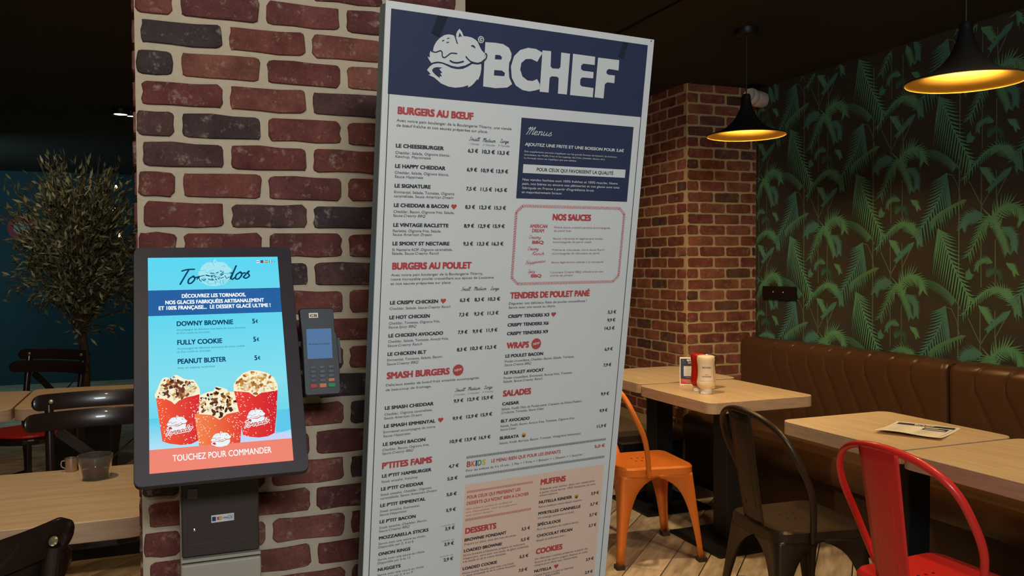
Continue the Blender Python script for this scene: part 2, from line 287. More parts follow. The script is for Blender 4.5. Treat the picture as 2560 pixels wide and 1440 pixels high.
DATA = json.loads(r'''{"LET":{"B":[[[1952,485],[2162,472],[2329,479],[2453,531],[2516,627],[2515,719],[2478,805],[2478,929],[2501,1071],[2570,1186],[2471,1257],[2221,1291],[1960,1282]],[[2173,689],[2273,683],[2318,715],[2309,761],[2172,771]],[[2174,963],[2336,959],[2404,998],[2391,1057],[2172,1063]]],"C":[[[3197,543],[3037,488],[2863,486],[2696,545],[2572,672],[2521,863],[2554,1067],[2650,1203],[2803,1274],[2953,1288],[3076,1260],[3186,1223],[3176,1131],[3108,1042],[3011,1087],[2899,1087],[2783,1024],[2725,905],[2739,779],[2831,697],[2954,684],[3086,722],[3136,629]]],"H":[[[3183,497],[3377,493],[3389,776],[3430,810],[3576,804],[3612,769],[3607,493],[3810,495],[3808,1273],[3600,1273],[3592,980],[3551,956],[3430,959],[3387,993],[3386,1272],[3185,1272]]],"E":[[[3879,487],[4400,490],[4406,649],[4132,650],[4088,689],[4089,754],[4135,784],[4392,787],[4394,909],[4137,914],[4095,952],[4097,1056],[4143,1087],[4421,1095],[4422,1276],[3880,1277]]],"F":[[[4472,498],[4988,495],[4993,698],[4751,691],[4703,729],[4702,777],[4743,804],[4913,805],[4917,956],[4743,954],[4686,995],[4682,1276],[4463,1272]]]},"LG":{"top":[[919,750],[923,702],[940,648],[980,578],[1044,510],[1120,458],[1197,434],[1276,434],[1317,442],[1360,463],[1355,409],[1372,363],[1413,310],[1467,361],[1504,429],[1577,427],[1669,434],[1742,461],[1796,499],[1836,566],[1882,633],[1931,672],[1974,694],[1972,740],[1940,797],[1891,842],[1820,868],[1748,863],[1686,850],[1673,883],[1569,942],[1430,983],[1309,977],[1208,952],[1108,931],[1029,928],[961,942],[899,966],[852,918],[818,861],[865,875],[856,813],[868,760]],"tail":[[820,1096],[868,1030],[934,980],[1021,958],[1109,957],[1190,980],[1292,1014],[1413,1024],[1523,1009],[1611,965],[1710,901],[1823,903],[1896,882],[1902,972],[1887,1082],[1847,1180],[1830,1164],[1773,1237],[1725,1286],[1655,1329],[1651,1288],[1543,1329],[1393,1356],[1251,1346],[1110,1306],[1028,1252],[966,1213],[852,1176],[900,1162]],"paw":[[915,1086],[947,1048],[1005,1027],[1113,1025],[1056,1055],[1118,1115],[1080,1128],[1117,1181],[1068,1182],[1080,1216],[993,1167],[932,1120]],"ear":[[1418,375],[1477,447],[1441,438],[1400,465]],"eye":[[1658,586],[1678,570],[1703,563],[1740,581],[1758,619],[1732,613],[1710,600],[1679,594]],"s1":[[1079,563],[1095,545],[1134,541],[1116,560],[1087,569]],"s2":[[1172,516],[1186,497],[1232,491],[1221,508]],"s3":[[1165,592],[1180,567],[1229,561],[1216,578]],"drip":[[888,762],[917,766],[971,772],[1028,747],[1067,736],[1096,762],[1103,822],[1141,849],[1200,812],[1257,764],[1306,751],[1386,751]],"mouth":[[1575,786],[1634,837],[1708,876],[1801,888],[1893,865],[1971,798],[2000,728],[1974,685]],"let":[[1264,889],[1315,910],[1406,912],[1525,877]],"slit":[[1326,437],[1356,505],[1387,572]],"ring":[[1861,450]]},"T":[["H",295,1907,1503,"BURGERS AU BŒUF"],["D",282,2040,2337,"Avec notre pain boulanger de la Boulangerie Thierry, une viande"],["D",286,2126,1829,"de bœuf fraîche et nos sauces préparées sur place."],["S",1728,2288,229,"Small"],["S",2015,2293,287,"Medium"],["S",2387,2288,198,"Large"],["I",1728,2362,214,"1 Viande"],["I",2027,2364,260,"2 Viandes"],["I",2355,2362,248,"3 Viandes"],["N",290,2496,940,"LE CHEESEBURGER"],["D",286,2607,1070,"Cheddar, Salade, Oignons blancs,"],["D",290,2676,688,"Ketchup, Mayonnaise"],["P",1725,2508,210,"6,3 €"],["P",2025,2511,268,"10,3 €"],["P",2354,2513,253,"13,3 €"],["P",1724,2859,215,"6,9 €"],["P",2024,2862,268,"10,9 €"],["P",2350,2865,259,"13,9 €"],["P",1733,3218,209,"7,5 €"],["P",2036,3219,245,"11,5 €"],["P",2350,3220,262,"14,5 €"],["P",1734,3562,207,"8,3 €"],["P",2035,3564,250,"12,3 €"],["P",2358,3566,253,"15,3 €"],["P",1732,3922,213,"8,9 €"],["P",2035,3923,254,"12,9 €"],["P",2353,3921,258,"15,9 €"],["P",1738,4266,208,"9,3 €"],["P",2034,4266,252,"13,3 €"],["P",2353,4264,254,"16,3 €"],["N",292,2858,992,"LE HAPPY CHEDDAR"],["D",292,2962,1067,"Cheddar, Salade, Oignons blancs,"],["D",295,3035,555,"Sauce ~Happiness"],["N",299,3210,707,"LE SIGNATURE"],["D",297,3313,1195,"Emmental, Salade, Tomates, Oignons"],["D",296,3386,1182,"caramélisés, Sauce ~American Dream"],["N",302,3562,1090,"LE CHEDDAR & BACON"],["D",300,3667,1214,"Cheddar, Bacon, Oignons frits, Salade,"],["D",299,3740,631,"Sauce ~Creamy BBQ"],["N",306,3922,1103,"LE VINTAGE RACLETTE"],["D",306,4018,959,"Raclette, Oignons frits, Salade,"],["D",305,4087,767,"Sauce ~American Dream"],["N",308,4263,1143,"LE SMOKY ST NECTAIRE"],["D",306,4367,1215,"St Nectaire AOP, Oignons caramélisés,"],["D",305,4436,937,"Salade, Sauce ~Creamy Ranch"],["H",319,4713,1623,"BURGERS AU POULET"],["D",306,4836,1892,"Avec notre pain boulanger de la Boulangerie Thierry,"],["D",307,4916,2135,"notre incroyable poulet croustillant aux épices de Louisiane"],["D",306,4998,1226,"et nos sauces préparées sur place."],["S",1742,5143,210,"Small"],["S",2020,5142,282,"Medium"],["S",2383,5146,200,"Large"],["N",309,5367,969,"LE CRISPY CHICKEN"],["D",306,5468,1240,"Cheddar, Salade, Sauce ~Creamy Ranch"],["P",1736,5362,210,"6,3 €"],["P",2052,5361,211,"8,3 €"],["P",2347,5360,267,"10,3 €"],["P",1736,5649,202,"7,3 €"],["P",2059,5646,206,"9,3 €"],["P",2355,5642,243,"11,3 €"],["P",1734,5998,205,"7,9 €"],["P",2052,5995,212,"9,9 €"],["P",2355,5988,244,"11,9 €"],["P",1733,6346,212,"8,3 €"],["P",2024,6339,270,"10,3 €"],["P",2352,6337,254,"12,3 €"],["P",1729,7386,208,"9,9 €"],["P",2026,7382,260,"12,9 €"],["P",2347,7381,259,"15,9 €"],["P",1727,7744,208,"9,9 €"],["P",2025,7738,258,"12,9 €"],["P",2347,7733,259,"15,9 €"],["P",1693,8220,272,"10,9 €"],["P",2022,8218,259,"13,9 €"],["P",2342,8215,260,"16,9 €"],["N",309,5645,813,"LE HOT CHICKEN"],["D",305,5746,1034,"Cheddar, Tomates, Oignons frits,"],["D",303,5821,552,"Sauce ~Spicy BBQ"],["N",308,5993,1111,"LE CHICKEN AVOCADO"],["D",305,6094,1235,"Cheddar, Salade, Tomates, Avocat frais,"],["D",303,6173,690,"Sauce ~Creamy Ranch"],["N",305,6346,782,"LE CHICKEN BLT"],["D",302,6449,1135,"Emmental, Tomates, Salade, Bacon,"],["D",300,6526,634,"Sauce ~Creamy BBQ"],["H",306,6794,1298,"SMASH BURGERS"],["D",299,6935,1950,"Délicieux steaks de boeuf frais smashés accompagnés"],["D",298,7027,934,"de beaucoup de fromage."],["S",1733,7164,231,"Small"],["S",2018,7160,287,"Medium"],["S",2381,7160,200,"Large"],["I",1714,7243,243,"2 Viandes"],["I",2032,7240,248,"3 Viandes"],["I",2356,7237,240,"4 Viandes"],["N",298,7393,1000,"LE SMASH CHEDDAR"],["D",295,7506,986,"Cheddar, Oignons caramélisés,"],["D",292,7584,773,"Sauce ~American Dream"],["N",294,7752,1064,"LE SMASH EMMENTAL"],["D",291,7856,1067,"Emmental accompagné de notre"],["D",289,7937,554,"Sauce ~Happiness"],["N",288,8110,876,"LE SMASH BACON"],["D",285,8212,972,"Cheddar, Bacon, Oignons frits,"],["D",284,8285,634,"Sauce ~Creamy BBQ"],["H",291,8575,1040,"P'TITES FAIMS"],["N",299,8750,1029,"LE P'TIT HAMBURGER"],["D",295,8854,748,"Steak smashé, Ketchup"],["N",292,9012,880,"LE P'TIT CHEDDAR"],["D",290,9118,1058,"Steak smashé, Cheddar, Oignons"],["D",289,9193,1178,"caramélisés, Sauce ~American Dream"],["N",290,9349,945,"LE P'TIT EMMENTAL"],["D",288,9457,828,"Steak smashé, Emmental,"],["D",287,9530,554,"Sauce ~Happiness"],["N",292,9683,751,"LE P'TIT BACON"],["D",288,9795,1002,"Steak smashé, Cheddar, Bacon,"],["D",287,9866,633,"Sauce ~Creamy BBQ"],["N",292,10019,1044,"MOZZARELLA STICKS"],["D",288,10127,992,"Servis avec une sauce au choix."],["D",287,10199,733,"Disponible par 2, 4 et 6"],["N",294,10355,668,"ONION RINGS"],["D",290,10460,983,"Servis avec une sauce au choix"],["D",291,10532,678,"Disponible par 6 et 12"],["N",296,10682,477,"NUGGETS"],["D",292,10786,984,"Servis avec une sauce au choix"],["D",289,10858,750,"Disponible par 3, 6 ou 9"],["P",1700,8739,220,"4,7 €"],["P",1685,9000,227,"5,0 €"],["P",1687,9335,226,"5,0 €"],["P",1698,9672,217,"5,9 €"],["P",1699,10070,214,"3,9 €"],["P",1701,10406,214,"3,9 €"],["P",1705,10745,213,"2,9 €"],["I",1616,9974,300,"à partir de"],["I",1620,10305,298,"à partir de"],["I",1619,10641,297,"à partir de"],["SW",2945,2099,609,"Menus"],["NW",2940,2315,2358,"AJOUTEZ UNE FRITE ET UNE BOISSON POUR 3,6€"],["dW",2939,2438,2193,"Des suppléments peuvent s'appliquer sur les grands formats de boisson, les boissons"],["dW",2938,2502,1902,"alcoolisées, les Waffle Fries et les toppings des frites (cheddar, bacon, etc.)"],["dW",2937,2564,1222,"La formule menu ne s'applique pas aux salades."],["Q",3242,2793,1841,"POUR CEUX QUI FAVORISENT LA QUALITÉ"],["DW",2940,2988,2274,"Nos viandes hachées sont 100% fraîches et 100% muscles. Notre"],["DW",2940,3068,2325,"pain, nos bières ou encore nos pâtisseries et nos glaces sont tous"],["DW",2941,3150,1690,"fabriqués en France à partir d'ingrédients bruts"],["DW",2941,3232,932,"et majoritairement locaux."],["H",3692,3754,929,"NOS SAUCES"],["h",3178,3908,406,"AMERICAN"],["h",3238,3999,276,"DREAM"],["SR",3167,4127,290,"Creamy"],["NR",3257,4230,267,"BBQ"],["SR",3156,4358,266,"Creamy"],["SR",3267,4456,298,"Ranch"],["SR",3129,4648,482,"Happiness"],["SR",3202,4817,175,"Spicy"],["NR",3283,4910,245,"BBQ"],["d",3744,3912,1376,"Notre sauce cocktail parfaite accompagnée"],["d",3744,3982,413,"de persil frais"],["d",3743,4140,1212,"Sauce crèmeuse et légèrement fumée"],["d",3743,4210,930,"accompagnée de persil ciselé"],["d",3742,4372,1286,"Fraîche et onctueuse, notre sauce Ranch"],["d",3742,4445,1157,"accompagnée de ciboulette et persil"],["d",3743,4626,1279,"Sauce légèrement relevée à la moutarde"],["d",3740,4831,1290,"L'iconique Creamy BBQ relevée avec une"],["d",3739,4899,547,"pointe de piment"],["H",2837,5334,1907,"TENDERS DE POULET PANÉ"],["D",2822,5454,1865,"Dégustez nos délicieux filets de poulet croustillants !"],["D",2823,5536,1100,"Servis avec une sauce au choix."],["N",2824,5726,961,"CRISPY TENDERS X3"],["N",2824,5902,963,"CRISPY TENDERS X6"],["N",2824,6080,964,"CRISPY TENDERS X9"],["H",2834,6361,521,"WRAPS"],["N",2824,6543,886,"LE POULET BACON"],["D",2818,6643,1666,"Poulet croustillant, Cheddar, Bacon, Salade, Tomates,"],["D",2818,6719,619,"Sauce ~Creamy BBQ"],["N",2820,6892,936,"LE POULET AVOCAT"],["D",2817,6992,1650,"Poulet croustillant, Emmental, Avocat frais, Tomates,"],["D",2817,7067,923,"Salade, Sauce ~Creamy Ranch"],["H",2825,7358,663,"SALADES"],["N",2823,7547,393,"CAESAR"],["D",2817,7647,1967,"Salade, Fusilli, Filet de Poulet pané, Copeaux de Grana Padano,"],["D",2817,7723,1021,"Croûtons, Tomates, Sauce César"],["N",2820,7911,677,"BLT AVOCADO"],["D",2819,8009,1803,"Salade, Fusilli, Bacon, Avocat frais, Tomates, Oignons frits,"],["D",2819,8084,380,"Sauce César"],["N",2822,8274,447,"BURRATA"],["D",2819,8377,1994,"Salade, Fusilli, Burrata, Bacon, Tomates, Vinaigrette balsamique"],["P",5253,5731,214,"5,3 €"],["P",5257,5907,205,"9,9 €"],["P",5205,6084,260,"14,3 €"],["P",5253,6547,212,"6,9 €"],["P",5259,6900,206,"7,9 €"],["P",5258,7549,213,"9,9 €"],["P",5260,7927,211,"9,9 €"],["P",5231,8280,245,"11,9 €"],["K",2103,8775,431,"BKIDS"],["h2",2658,8746,1675,"LE MENU RIEN QUE POUR LES ENFANTS"],["D",2093,8868,2848,"Pour les enfants de 4 à 10 ans : 1 Plat + 1 Frite + 1 Boisson + 1 Dessert + 1 Surprise !"],["PR",5210,8741,275,"5,0 €"],["h2",2154,9466,1249,"POUR CEUX QUI PREFERENT LES"],["h2",2155,9595,1460,"DESSERTS QUI N'ONT RIEN A CACHER"],["d",2155,9701,1061,"Nos pâtes à cookie et muffins et"],["d",2150,9770,1182,"nos cheesecakes sont tous garantis"],["d",2148,9839,635,"sans conservateurs."],["H",2157,10224,724,"DESSERTS"],["N",2154,10391,980,"BROWNIE FONDANT"],["D",2154,10477,1218,"Préparé sur place, avec des noix de pécan"],["N",2157,10629,889,"LOADED BROWNIE"],["D",2151,10718,1460,"Notre brownie à l'ancienne, préparé en restaurant"],["D",2151,10789,1553,"chaque jour, servi avec une boule de glace artisanale"],["D",2149,10859,1017,"à la vanille et de la crème fouettée."],["N",2153,11025,805,"LOADED COOKIE"],["D",2154,11118,1214,"Notre cookie Nutella servi avec une boule"],["D",2154,11182,1256,"de glace artisanale et de la crème fouettée"],["P",3498,10380,212,"3,5 €"],["P",3501,10627,215,"5,5 €"],["P",3499,11016,218,"5,5 €"],["P",3504,11333,213,"7,0 €"],["P",5226,9837,209,"3,9 €"],["P",5228,10092,212,"3,7 €"],["P",5231,10345,207,"3,7 €"],["P",5235,10600,205,"3,7 €"],["P",5242,11413,212,"3,9 €"],["P",5246,11729,212,"2,9 €"],["H",3888,9410,633,"MUFFINS"],["D",3885,9528,1412,"Préparés avec amour dans nos restaurants"],["D",3881,9603,1437,"à partir d'une farine 100% française, et sans"],["D",3882,9669,470,"conservateurs."],["N",3883,9835,842,"NUTELLA KINDER"],["D",3884,9931,1107,"Notre meilleure vente depuis toujours"],["N",3890,10092,1083,"MYRTILLES CANNELLE"],["D",3888,10184,918,"Un mélange savoureux et fruité"],["N",3891,10347,587,"SPÉCULOOS"],["D",3889,10445,1065,"Pour les amateurs du célèbre biscuit"],["N",3895,10606,911,"CHOCOLAT PÉCAN"],["D",3891,10703,741,"Simple et tellement bon !"],["H",3902,11000,679,"COOKIES"],["D",3893,11129,1363,"De délicieux cookies préparés à partir de"],["D",3892,11207,1372,"beurre et de sucre origine France et cuits"],["D",3888,11277,1127,"chaque jour dans nos restaurants."],["N",3900,11427,441,"NUTELLA"],["D",3902,11515,1021,"Cookie fourré à la pâte au Gianduja"],["D",3900,11576,667,"et du Nutella"]],"KT":[["B",581,867,1148,"DÉCOUVREZ LES TORNADOS,"],["B",293,992,1769,"NOS GLACES FABRIQUÉES ARTISANALEMENT"],["B",179,1106,1998,"ET 100% FRANÇAISE...  LE DESSERT GLACÉ ULTIME !"],["N",482,1443,992,"DOWNY BROWNIE"],["N",1818,1444,104,"5€"],["D",478,1537,1209,"Accompagné de délicieux morceaux de notre brownie"],["D",477,1601,572,"et d'un coulis au chocolat"],["N",484,1818,780,"FULLY COOKIE"],["N",1816,1819,106,"5€"],["D",481,1911,1172,"Accompagné de délicieux morceaux de notre cookie"],["D",480,1975,568,"et d'un coulis au chocolat"],["N",484,2191,833,"PEANUT BUSTER"],["N",1817,2195,105,"5€"],["D",481,2287,638,"Avec un topping cacahuètes"],["W",368,3981,1644,"TOUCHEZ POUR COMMANDER"]],"CUP":{"l_body":[[116,2813],[273,2840],[362,2890],[418,2952],[489,2886],[619,2831],[749,2812],[834,2789],[808,3243],[791,3644],[675,3696],[512,3700],[325,3660],[209,3608],[157,3186]],"l_cream":[[91,2754],[136,2656],[175,2543],[227,2444],[291,2426],[355,2460],[407,2411],[459,2393],[523,2434],[575,2475],[652,2502],[744,2501],[794,2579],[844,2694],[847,2797],[749,2819],[489,2893],[418,2952],[361,2897],[116,2828]],"r_body":[[1427,2774],[1549,2791],[1684,2816],[1796,2907],[1890,2839],[2044,2828],[2192,2809],[2150,3213],[2088,3620],[1962,3673],[1812,3681],[1639,3650],[1541,3611],[1490,3157]],"r_cream":[[1421,2774],[1426,2646],[1493,2530],[1608,2431],[1749,2386],[1888,2403],[2039,2459],[2146,2559],[2200,2702],[2196,2816],[2043,2835],[1889,2847],[1795,2915],[1684,2824]],"c_body":[[740,3152],[869,3170],[1024,3198],[1158,3296],[1288,3199],[1422,3181],[1550,3162],[1522,3451],[1488,3752],[1238,3752],[1031,3752],[801,3743],[760,3381]],"c_cream":[[719,2948],[773,2879],[867,2799],[960,2762],[1080,2741],[1095,2683],[1136,2659],[1229,2692],[1315,2729],[1319,2774],[1413,2781],[1479,2838],[1556,2911],[1593,2989],[1583,3062],[1530,3161],[1287,3206],[1158,3303],[1024,3205],[753,3153]]},"MOT":{"a":[[0,0],[37,-68],[80,-163],[135,-257],[184,-340]],"b":[[591,-55],[577,-115],[534,-195],[474,-275],[413,-348]],"bstem":[[591,-55],[625,-63],[654,-114],[674,-188]],"c":[[688,-188],[612,-216],[544,-249],[500,-280]],"d1":[[330,2],[297,49],[258,27],[225,-40],[174,-125]],"d2":[[302,48],[345,86],[393,101],[440,70],[451,31]],"d3":[[280,59],[324,2],[352,-52],[374,-110]],"d4":[[247,63],[201,64],[156,47],[138,13]],"d5":[[351,-1],[394,-22],[410,-58],[411,-101]],"d6":[[450,81],[521,68],[591,31],[644,-16]],"d6s":[[644,-16],[672,-59]],"f1":[[402,-339],[370,-304],[327,-280],[272,-299],[216,-341],[148,-411]],"f2":[[338,-285],[381,-304],[418,-348],[429,-387]],"f3":[[234,-369],[262,-387],[284,-418],[295,-432]],"f4":[[392,-386],[360,-407],[317,-441],[279,-475]],"t1":[[299,-161],[260,-147],[226,-164],[217,-190]],"t2":[[272,-229],[293,-200],[332,-206],[343,-237]],"t3":[[374,-166],[401,-181],[417,-208]],"t4":[[158,-240],[181,-215]],"s1":[[117,232],[126,-892]],"s2":[[436,185],[446,-868]],"s3":[[238,-24],[241,-280]],"s4":[[314,-58],[316,-284]],"s5":[[171,-430],[238,-546]],"s6":[[390,-386],[320,-511]],"s7":[[274,-502],[239,-555],[237,-626]],"s8":[[237,-377],[239,-555]],"s9":[[315,-388],[319,-615]]}}''')

# ================================================================== SETTING
CEIL = 2.52
WX, PY, PX = 3.56, 4.58, 3.03          # wallpaper wall, pier front, pier corner
fl = MB()
X0, X1, Y0, Y1 = -1.7, 3.2, 1.3, 6.6
fl.box(-5, X0, -3, 11.5, -.06, 0); fl.box(X1, WX+.1, -3, 11.5, -.06, 0); fl.box(X0, X1, -3, Y0, -.06, 0); fl.box(X0, X1, Y1, 11.5, -.06, 0)
fl.box(X0, X1, Y0, Y1, -.06, -.006, 1)
floor = struct(fl.obj('floor', [M['plank'], M['grout']]), 'beige wood-look plank floor laid diagonally')
PW, PL, SP = .1508, .92, .2215/math.sqrt(2)
pm = MB().box(-PL/2+.002, PL/2-.002, -PW/2, PW/2, -.005, .0004).mesh('plank', M['plank'])
npl = 0
for k in range(-30, 30):
    cmid = -1.011-.2215*k-.2215/2                     # x-y of the strip's middle line
    off = .41 if k == 1 else random.random()*PL
    t0 = (3.768 if k == 1 else off)
    for j in range(-10, 12):
        tm = t0+PL*(j+.5)
        x, y = (tm*math.sqrt(2)+cmid)/2, (tm*math.sqrt(2)-cmid)/2
        if X0-.25 < x < X1+.05 and Y0-.25 < y < Y1+.25 and npl < 298:
            o = bpy.data.objects.new('plank', pm); COL.objects.link(o); o.parent = floor; o.location = (x, y, 0); o.rotation_euler = (0,0,R(45)); npl += 1
struct(MB().box(-5, WX+.1, -3, 11.6, CEIL, CEIL+.1).obj('ceiling', M['ceiling']), 'dark brown painted ceiling')
struct(MB().box(2.05, 2.075, 2.6, 7.5, CEIL-.012, CEIL+.002).obj('trim_1', M['black']), 'thin dark cable trunking along the ceiling')
struct(MB().box(PX+.02, PX+.12, 6.701, 11.5, 0, CEIL).obj('wall_rear', M['teal']), 'dark wall running back from the brick pier')
struct(MB().box(-5.1, -5, -3, 11.6, 0, CEIL).obj('wall_left', M['teal']), 'dark wall on the far left')
struct(MB().box(-5, WX+.1, 11.5, 11.6, 0, CEIL).obj('wall_back', M['teal']), 'far wall painted dark teal')
wr = struct(MB().box(WX, WX+.1, -1, PY+.3, 0, CEIL).obj('wall_right', M['wallbg']), 'wall covered in dark jungle palm wallpaper')

# ---- brick walls
BR = [srgb(*c) for c in ((124,72,64),(116,66,60),(130,78,68),(112,62,58),(120,70,66),(106,62,60),(134,84,72))]
BDW = [srgb(*c) for c in ((110,76,64),(102,70,60),(96,66,58))]
BW = [srgb(*c) for c in ((146,86,68),(138,78,62),(152,92,72),(132,72,58),(142,82,66),(126,70,60),(156,96,76))]
BD = [srgb(*c) for c in ((80,64,64),(92,66,64),(72,60,62))]
_bm = {}
def brick_mesh(L, H, th, var, mt):
    k = (round(L, 3), round(H, 3), var, mt.name)
    if k in _bm: return _bm[k]
    rnd = random.Random(hash((round(L*1000), var)) & 0xffff); pts = []
    r = H*.2; base = []; k7 = r*.3
    nx = max(3, int(L/.035))
    for i in range(nx): base.append((-L/2+r+(L-2*r)*i/(nx-1), -H/2))
    base += [(L/2-k7, -H/2+k7), (L/2, -H/2+r), (L/2, 0), (L/2, H/2-r), (L/2-k7, H/2-k7)]
    for i in range(nx): base.append((L/2-r-(L-2*r)*i/(nx-1), H/2))
    base += [(-L/2+k7, H/2-k7), (-L/2, H/2-r), (-L/2, 0), (-L/2, -H/2+r), (-L/2+k7, -H/2+k7)]
    j = H*.042
    pts = [(x+rnd.uniform(-j, j), z+rnd.uniform(-j, j)) for x, z in base]
    n = len(pts); vs = []
    for ins, y in ((0, .004), (0, -th*.6), (.0022, -th)):
        for x, z in pts:
            d = math.hypot(x, z*2) or 1; vs.append((x-x/d*ins, y+(rnd.uniform(-.0006, .0006) if ins else 0), z-z*2/d*ins*.7))
    fs = [tuple(2*n+i for i in range(n))]
    for l in range(2):
        for i in range(n): q = (i+1) % n; fs.append((l*n+i, l*n+q, (l+1)*n+q, (l+1)*n+i))
    me = MB().add(vs, fs).mesh('brick', mt); _bm[k] = me; return me
def brick_face(parent, axis, plane, a0, a1, z0, z1, zline, pitch, L, jA, jB, mj, th, mt, dark=None, pdark=.16, limit=300, cols=None):
    """axis 'x': wall faces -Y at y=plane, runs along x; axis 'y': wall faces -X at x=plane, runs along y. zline is the top of row 0 (type A)."""
    cnt = 0; r = int(math.floor((zline-z1)/pitch))
    while True:
        zt = zline-r*pitch; zb = zt-pitch
        if zt < z0+.01 or cnt >= limit: break
        lo, hi = max(zb+mj*.38, z0), min(zt-mj*.38, z1)
        if hi-lo > .012:
            j = jA if r % 2 == 0 else jB
            c = a0 - ((a0-j) % L); i = 0
            while c < a1-.005:
                s, e = max(c+mj/2, a0+.002), min(c+L-mj/2, a1-.002)
                if e-s > .018 and cnt < limit:
                    rr = random.Random(r*91+i*7+(5 if axis == 'y' else 0)); dk = (r, i) in dark if dark is not None and -3 <= r <= 6 else rr.random() < pdark
                    o = bpy.data.objects.new('brick', brick_mesh(e-s-rr.uniform(0, .003), hi-lo-rr.uniform(0, .003), th, rr.randrange(3), mt)); COL.objects.link(o); o.parent = parent
                    m = (s+e)/2; z = (lo+hi)/2
                    o.location = (m, plane-rr.uniform(-.001, .001), z) if axis == 'x' else (plane-rr.uniform(-.001, .001), m, z)
                    if axis == 'y': o.rotation_euler = (0, 0, R(-90))
                    o.color = rr.choice((BDW if cols else BD) if dk else (cols or BR)); cnt += 1
                c += L; i += 1
        r += 1
    return cnt
FX0, FX1, FY = -.060, .667, 1.95
wf = struct(MB().box(FX0, FX1, FY, 2.30, 0, CEIL).obj('wall_front', M['mortar']), 'red brick pier behind the ordering screen')
brick_face(wf, 'x', FY, FX0, FX1, 0.02, CEIL, 1.8422, .0637, .1757, .0223, .1202, .0155, .006, M['brick'], dark={(-1,1),(0,0),(1,3),(2,0),(2,1),(3,1),(5,2),(5,3)}, limit=200)
brick_face(wf, 'y', FX0, FY, 2.30, 0.02, CEIL, 1.8422, .0637, .1757, FY+.09, FY, .0155, .005, M['brick'], limit=95)
wc = struct(MB().box(PX, WX+.1, PY, 4.95, 0, CEIL).obj('wall_corner', M['mortar_w']), 'front face of the brick pier in the corner')
brick_face(wc, 'x', PY, PX, WX, .02, CEIL, 1.5674+.0692, .0692, .2005, 3.1198, 3.0304, .0155, .005, M['brick_w'], pdark=.1, cols=BW)
wl = struct(MB().box(PX, PX+.25, 4.951, 6.7, 0, CEIL).obj('wall_side', M['mortar_w']), 'receding side face of the brick pier in the corner')
brick_face(wl, 'y', PX, PY, 6.4, .36, CEIL, 1.5674+.0692, .0692, .198, 4.6942, 4.6025, .0155, .005, M['brick_w'], pdark=.12, cols=BW)

# ---- wallpaper print: palms of flat colour, a half-drop repeat
MOT = DATA['MOT']; A0 = (3.6966, 1.8754); CW, CH = .545, .655
G1, G2, BL, DK, OL = (.130,.325,.165), (.095,.250,.145), (.085,.228,.185), (.045,.105,.066), (.12,.235,.115)
def mixc(a, b, t): return tuple(x+(y-x)*t for x, y in zip(a, b))
wpr = MB()
def wp(s, z, n=.0005): return (WX-n, -s, z)
ZLO, ZHI, SLO, SHI = .80, CEIL-.002, -PY+.002, .9
def tri(pts, cols, n):
    if all(ZLO < p[1] < ZHI and SLO < p[0] < SHI for p in pts):
        b = len(wpr.v); wpr.v += [wp(p[0], p[1], n) for p in pts]; wpr.f.append(tuple(range(b, b+len(pts)))); wpr.c += list(cols); wpr.mi.append(0)
def frond(path, off, nl, lL, lR, dL, dR, c0, c1, wid, n, spread=.0, taper=.5, hang=.0037, side=.0040, f0=.45):
    P = [V((x/1000+off[0], z/1000+off[1])) for x, z in path]
    P = [V((p.x, p.y)) for p in smooth_path([(p.x, p.y, 0) for p in P], 5)]
    for i in range(len(P)-1):
        t = P[i+1]-P[i]
        if t.length < 1e-6: continue
        q = V((-t.y, t.x)).normalized()*wid*.6; f = i/len(P); c = mixc(c0, c1, f)
        tri([P[i]+q, P[i]-q, P[i+1]-q, P[i+1]+q], [c]*4, n+1.6e-4)
    tot = len(P)-1
    for k in range(nl):
        f = k/(nl-1); x = f*tot; i = min(int(x), tot-1); p = P[i].lerp(P[i+1], x-i); t = (P[i+1]-P[i]).normalized(); q = V((-t.y, t.x))
        ln = (1-taper*f)*min(1, f0+f*4); c = mixc(c0, c1, f); ct = tuple(v*.8 for v in c)
        for sg, L, d in ((1, lL, dL), (-1, lR, dR)):
            if L <= 0: continue
            dv = (V(d) if d else (q*sg*.8+t*.55+V((0, -.35)))); dv = dv.normalized(); dv = (dv+t*spread).normalized()
            e = p+dv*L*ln*random.uniform(.9, 1.05); w = t*wid*1.4; pw = V((-dv.y, dv.x))
            if pw.dot(t) < 0: pw = -pw
            hw = pw*(hang if d and abs(dv.y) > .8 else side); kn = n+2.5e-6*(2*k+(sg > 0))
            m = p.lerp(e, .5)+V((0, -.004)); tri([p-w, p+w, m+hw, e, m-hw], [c, c, mixc(c, ct, .2), ct, mixc(c, ct, .2)], kn)
def stem(path, off, c, n, w=.0028):
    P = [V((x/1000+off[0], z/1000+off[1])) for x, z in path]
    for i in range(len(P)-1):
        t = (P[i+1]-P[i]); m = max(1, int(t.length/.08)); q = V((-t.y, t.x)).normalized()*w
        for j in range(m): a, b = P[i]+t*j/m, P[i]+t*(j+1)/m; tri([a+q, a-q, b-q, b+q], [c]*4, n)
ST = (.13, .20, .12)
